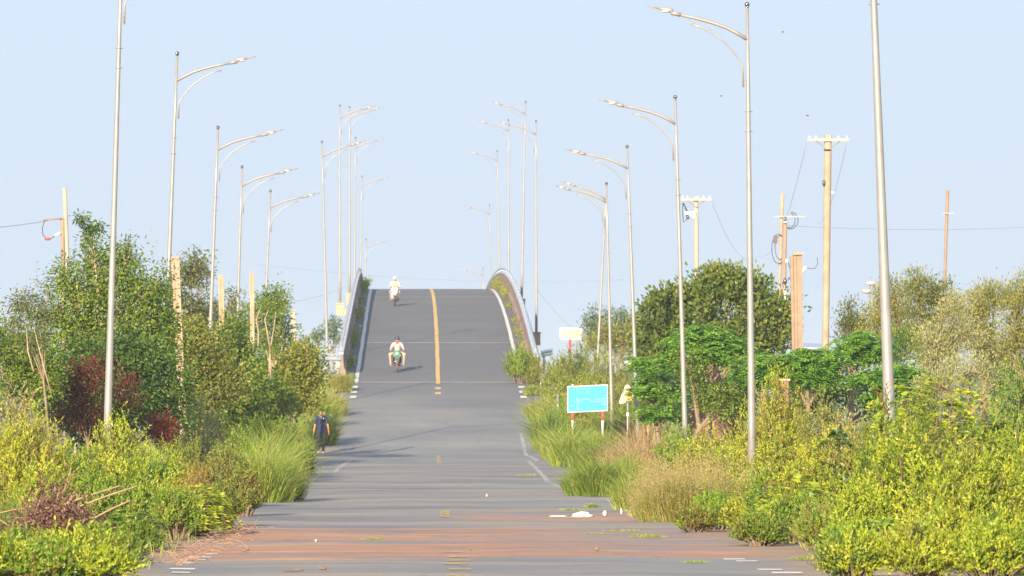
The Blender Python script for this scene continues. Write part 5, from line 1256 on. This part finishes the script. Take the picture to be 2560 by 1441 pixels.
def bit(px, py, sz, m, label, cat='litter', name='litter'):
    Y = F / ((py - 985) / HC); x = XP(px, Y); V = []; Fc = []; n = 9; k = 5
    q0 = [1 + .35 * math.sin(i * 2.3 + px) for i in range(n)]
    for j in range(k + 1):
        ph = math.pi * (j / k) - math.pi/2
        for i in range(n):
            a = 2*math.pi*i/n; V.append((sz[0]*math.cos(ph)*math.cos(a)*q0[i], sz[1]*math.cos(ph)*math.sin(a)*q0[i], sz[2]*(1+math.sin(ph)) * (1 + .25*math.sin(a*3+j))))
    for j in range(k):
        for i in range(n): Fc.append([j*n+i, j*n+(i+1)%n, (j+1)*n+(i+1)%n, (j+1)*n+i])
    o = MB().add(V, Fc).build(name, m, None, True, (x, Y, RZ(Y) + .01)); tag(o, label, cat, GLT)
W_, S_, T_ = M['white'], M['soil'], M['twig']
bit(1513,1293,(.05,.05,.05),W_,'small white scrap right of the plastic bag'); bit(1553,1288,(.02,.03,.055),W_,'upright white scrap in the dirt, right of the small one')
bit(1578,1291,(.07,.04,.02),W_,'slanting pale scrap at the end of the debris row'); bit(1398,1294,(.16,.08,.012),W_,'flat pale smear of debris left of the bag')
bit(1493,1380,(.035,.03,.03),M['bark'],'small dark round clod on the dirt','clod','clod'); bit(1217,1243,(.02,.02,.03),W_,'tiny white speck on the road centre')
bit(1640,1287,(.04,.03,.04),W_,'white scrap at the foot of the pinkish grass'); bit(610,1381,(.07,.05,.02),S_,'reddish clod near the left bar marks','clod','clod')
bit(730,1430,(.13,.09,.012),S_,'flat reddish brown leaf litter at the bottom of the road','clod','clod'); bit(808,1427,(.06,.05,.02),S_,'small orange clod right of the flat leaf litter','clod','clod')
bit(790,1357,(.02,.02,.02),W_,'white pebble on the orange dirt left of centre'); bit(1175,1378,(.03,.03,.015),S_,'thin brown clod right of the yellow bars','clod','clod')
# small tufts that grow through the asphalt
for px, py, h, w_, lab in ((1560,1330,10,90,'flat grass tuft on the dirt right of centre'),(1490,1336,6,60,'flat tuft on the dirt left of the other tuft'),(1616,1345,16,70,'brightest tuft at the right of the dirt'),(935,1350,8,50,'small tuft on the orange dirt left of centre'),
                       (1478,1270,16,30,'bright tuft behind the white bag'),(1430,1277,9,60,'low dry tuft left behind the bag'),(1740,1408,10,50,'dry tuft beside the right bar marks'),(2010,1400,14,60,'dry tuft at the bottom right of the road'),(1320,1190,6,60,'flat weeds on the right lane edge')):
    Y = F / ((py - 985) / HC); grass_clump('grass_tuft', lab, px, w_, py - h, Y, 'grass', n=160, bend=.8, cat='grass tuft', group='tufts growing in the road dirt', zb=RZ(Y) + .01, spread=1.0)

# ------------------------------------------------------------------ ground cover
def cover(name, label, x0f, x1f, y0, y1, n, key, hh, kind='stuff'):
    Y = R.uniform(y0, y1, n); u = R.random(n); X = np.array([x0f(y) for y in Y]) * (1-u) + np.array([x1f(y) for y in Y]) * u
    Z = np.array([gz(a, b) for a, b in zip(X, Y)]) - .03
    D = R.normal(size=(n, 3)) * .28; D[:, 2] = 1; H = hh * R.uniform(.4, 1.2, n); W = np.maximum(.012, Y / 6400 * .8)
    o = blades(name, np.stack([X, Y, Z], 1), D, H, W, R.uniform(.2, .9, n), R.random(n), LM(key)); tag(o, label, 'grass', kind=kind); return o
cover('verge_grass', 'rough green grass covering the left verge', lambda y: -14.0, lambda y: -3.75 if y < 190 else (-5.2 if y < 258 else -4.6), 85, 296, 26000, 'grassd', .38)
cover('verge_grass', 'rough yellow-green grass covering the right verge', lambda y: 6.0 if y < 130 else (4.4 if y < 240 else 5.3), lambda y: 15.0, 85, 296, 26000, 'grass', .30)
cover('bank_grass', 'yellow-green grass on the right ramp bank', lambda y: 5.2, lambda y: 13, 244, 296, 22000, 'grass', .6)
cover('bank_grass', 'green grass on the left ramp bank', lambda y: -11, lambda y: -4.6, 244, 296, 16000, 'grass', .6)
def farwood():
    n = 160000; a = R.random(n); X = R.uniform(-160, 210, n); Y = 620 + 160 * a + 12 * np.sin(X * .05)
    top = 2.6 + 1.3 * np.sin(X * .11) + .9 * np.sin(X * .31 + 1) + .5*np.sin(X*.9)
    Z = top * R.random(n) ** .7; P = np.stack([X, Y, Z], 1)
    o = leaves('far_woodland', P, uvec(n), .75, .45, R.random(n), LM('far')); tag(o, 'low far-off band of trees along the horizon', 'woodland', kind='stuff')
farwood()

# ------------------------------------------------------------------ light haze in the air
def haze():
    m = bpy.data.materials.new('haze'); m.use_nodes = True; nt = m.node_tree; nt.nodes.clear()
    o = nt.nodes.new('ShaderNodeOutputMaterial'); v = nt.nodes.new('ShaderNodeVolumePrincipled')
    v.inputs['Color'].default_value = (.74, .87, 1, 1); v.inputs['Density'].default_value = .00018; v.inputs['Anisotropy'].default_value = 0
    nt.links.new(v.outputs[0], o.inputs['Volume'])
    b = MB().box((0, 6000, 20), (24000, 24000, 44)).build('haze', m); b['kind'] = 'stuff'
haze()
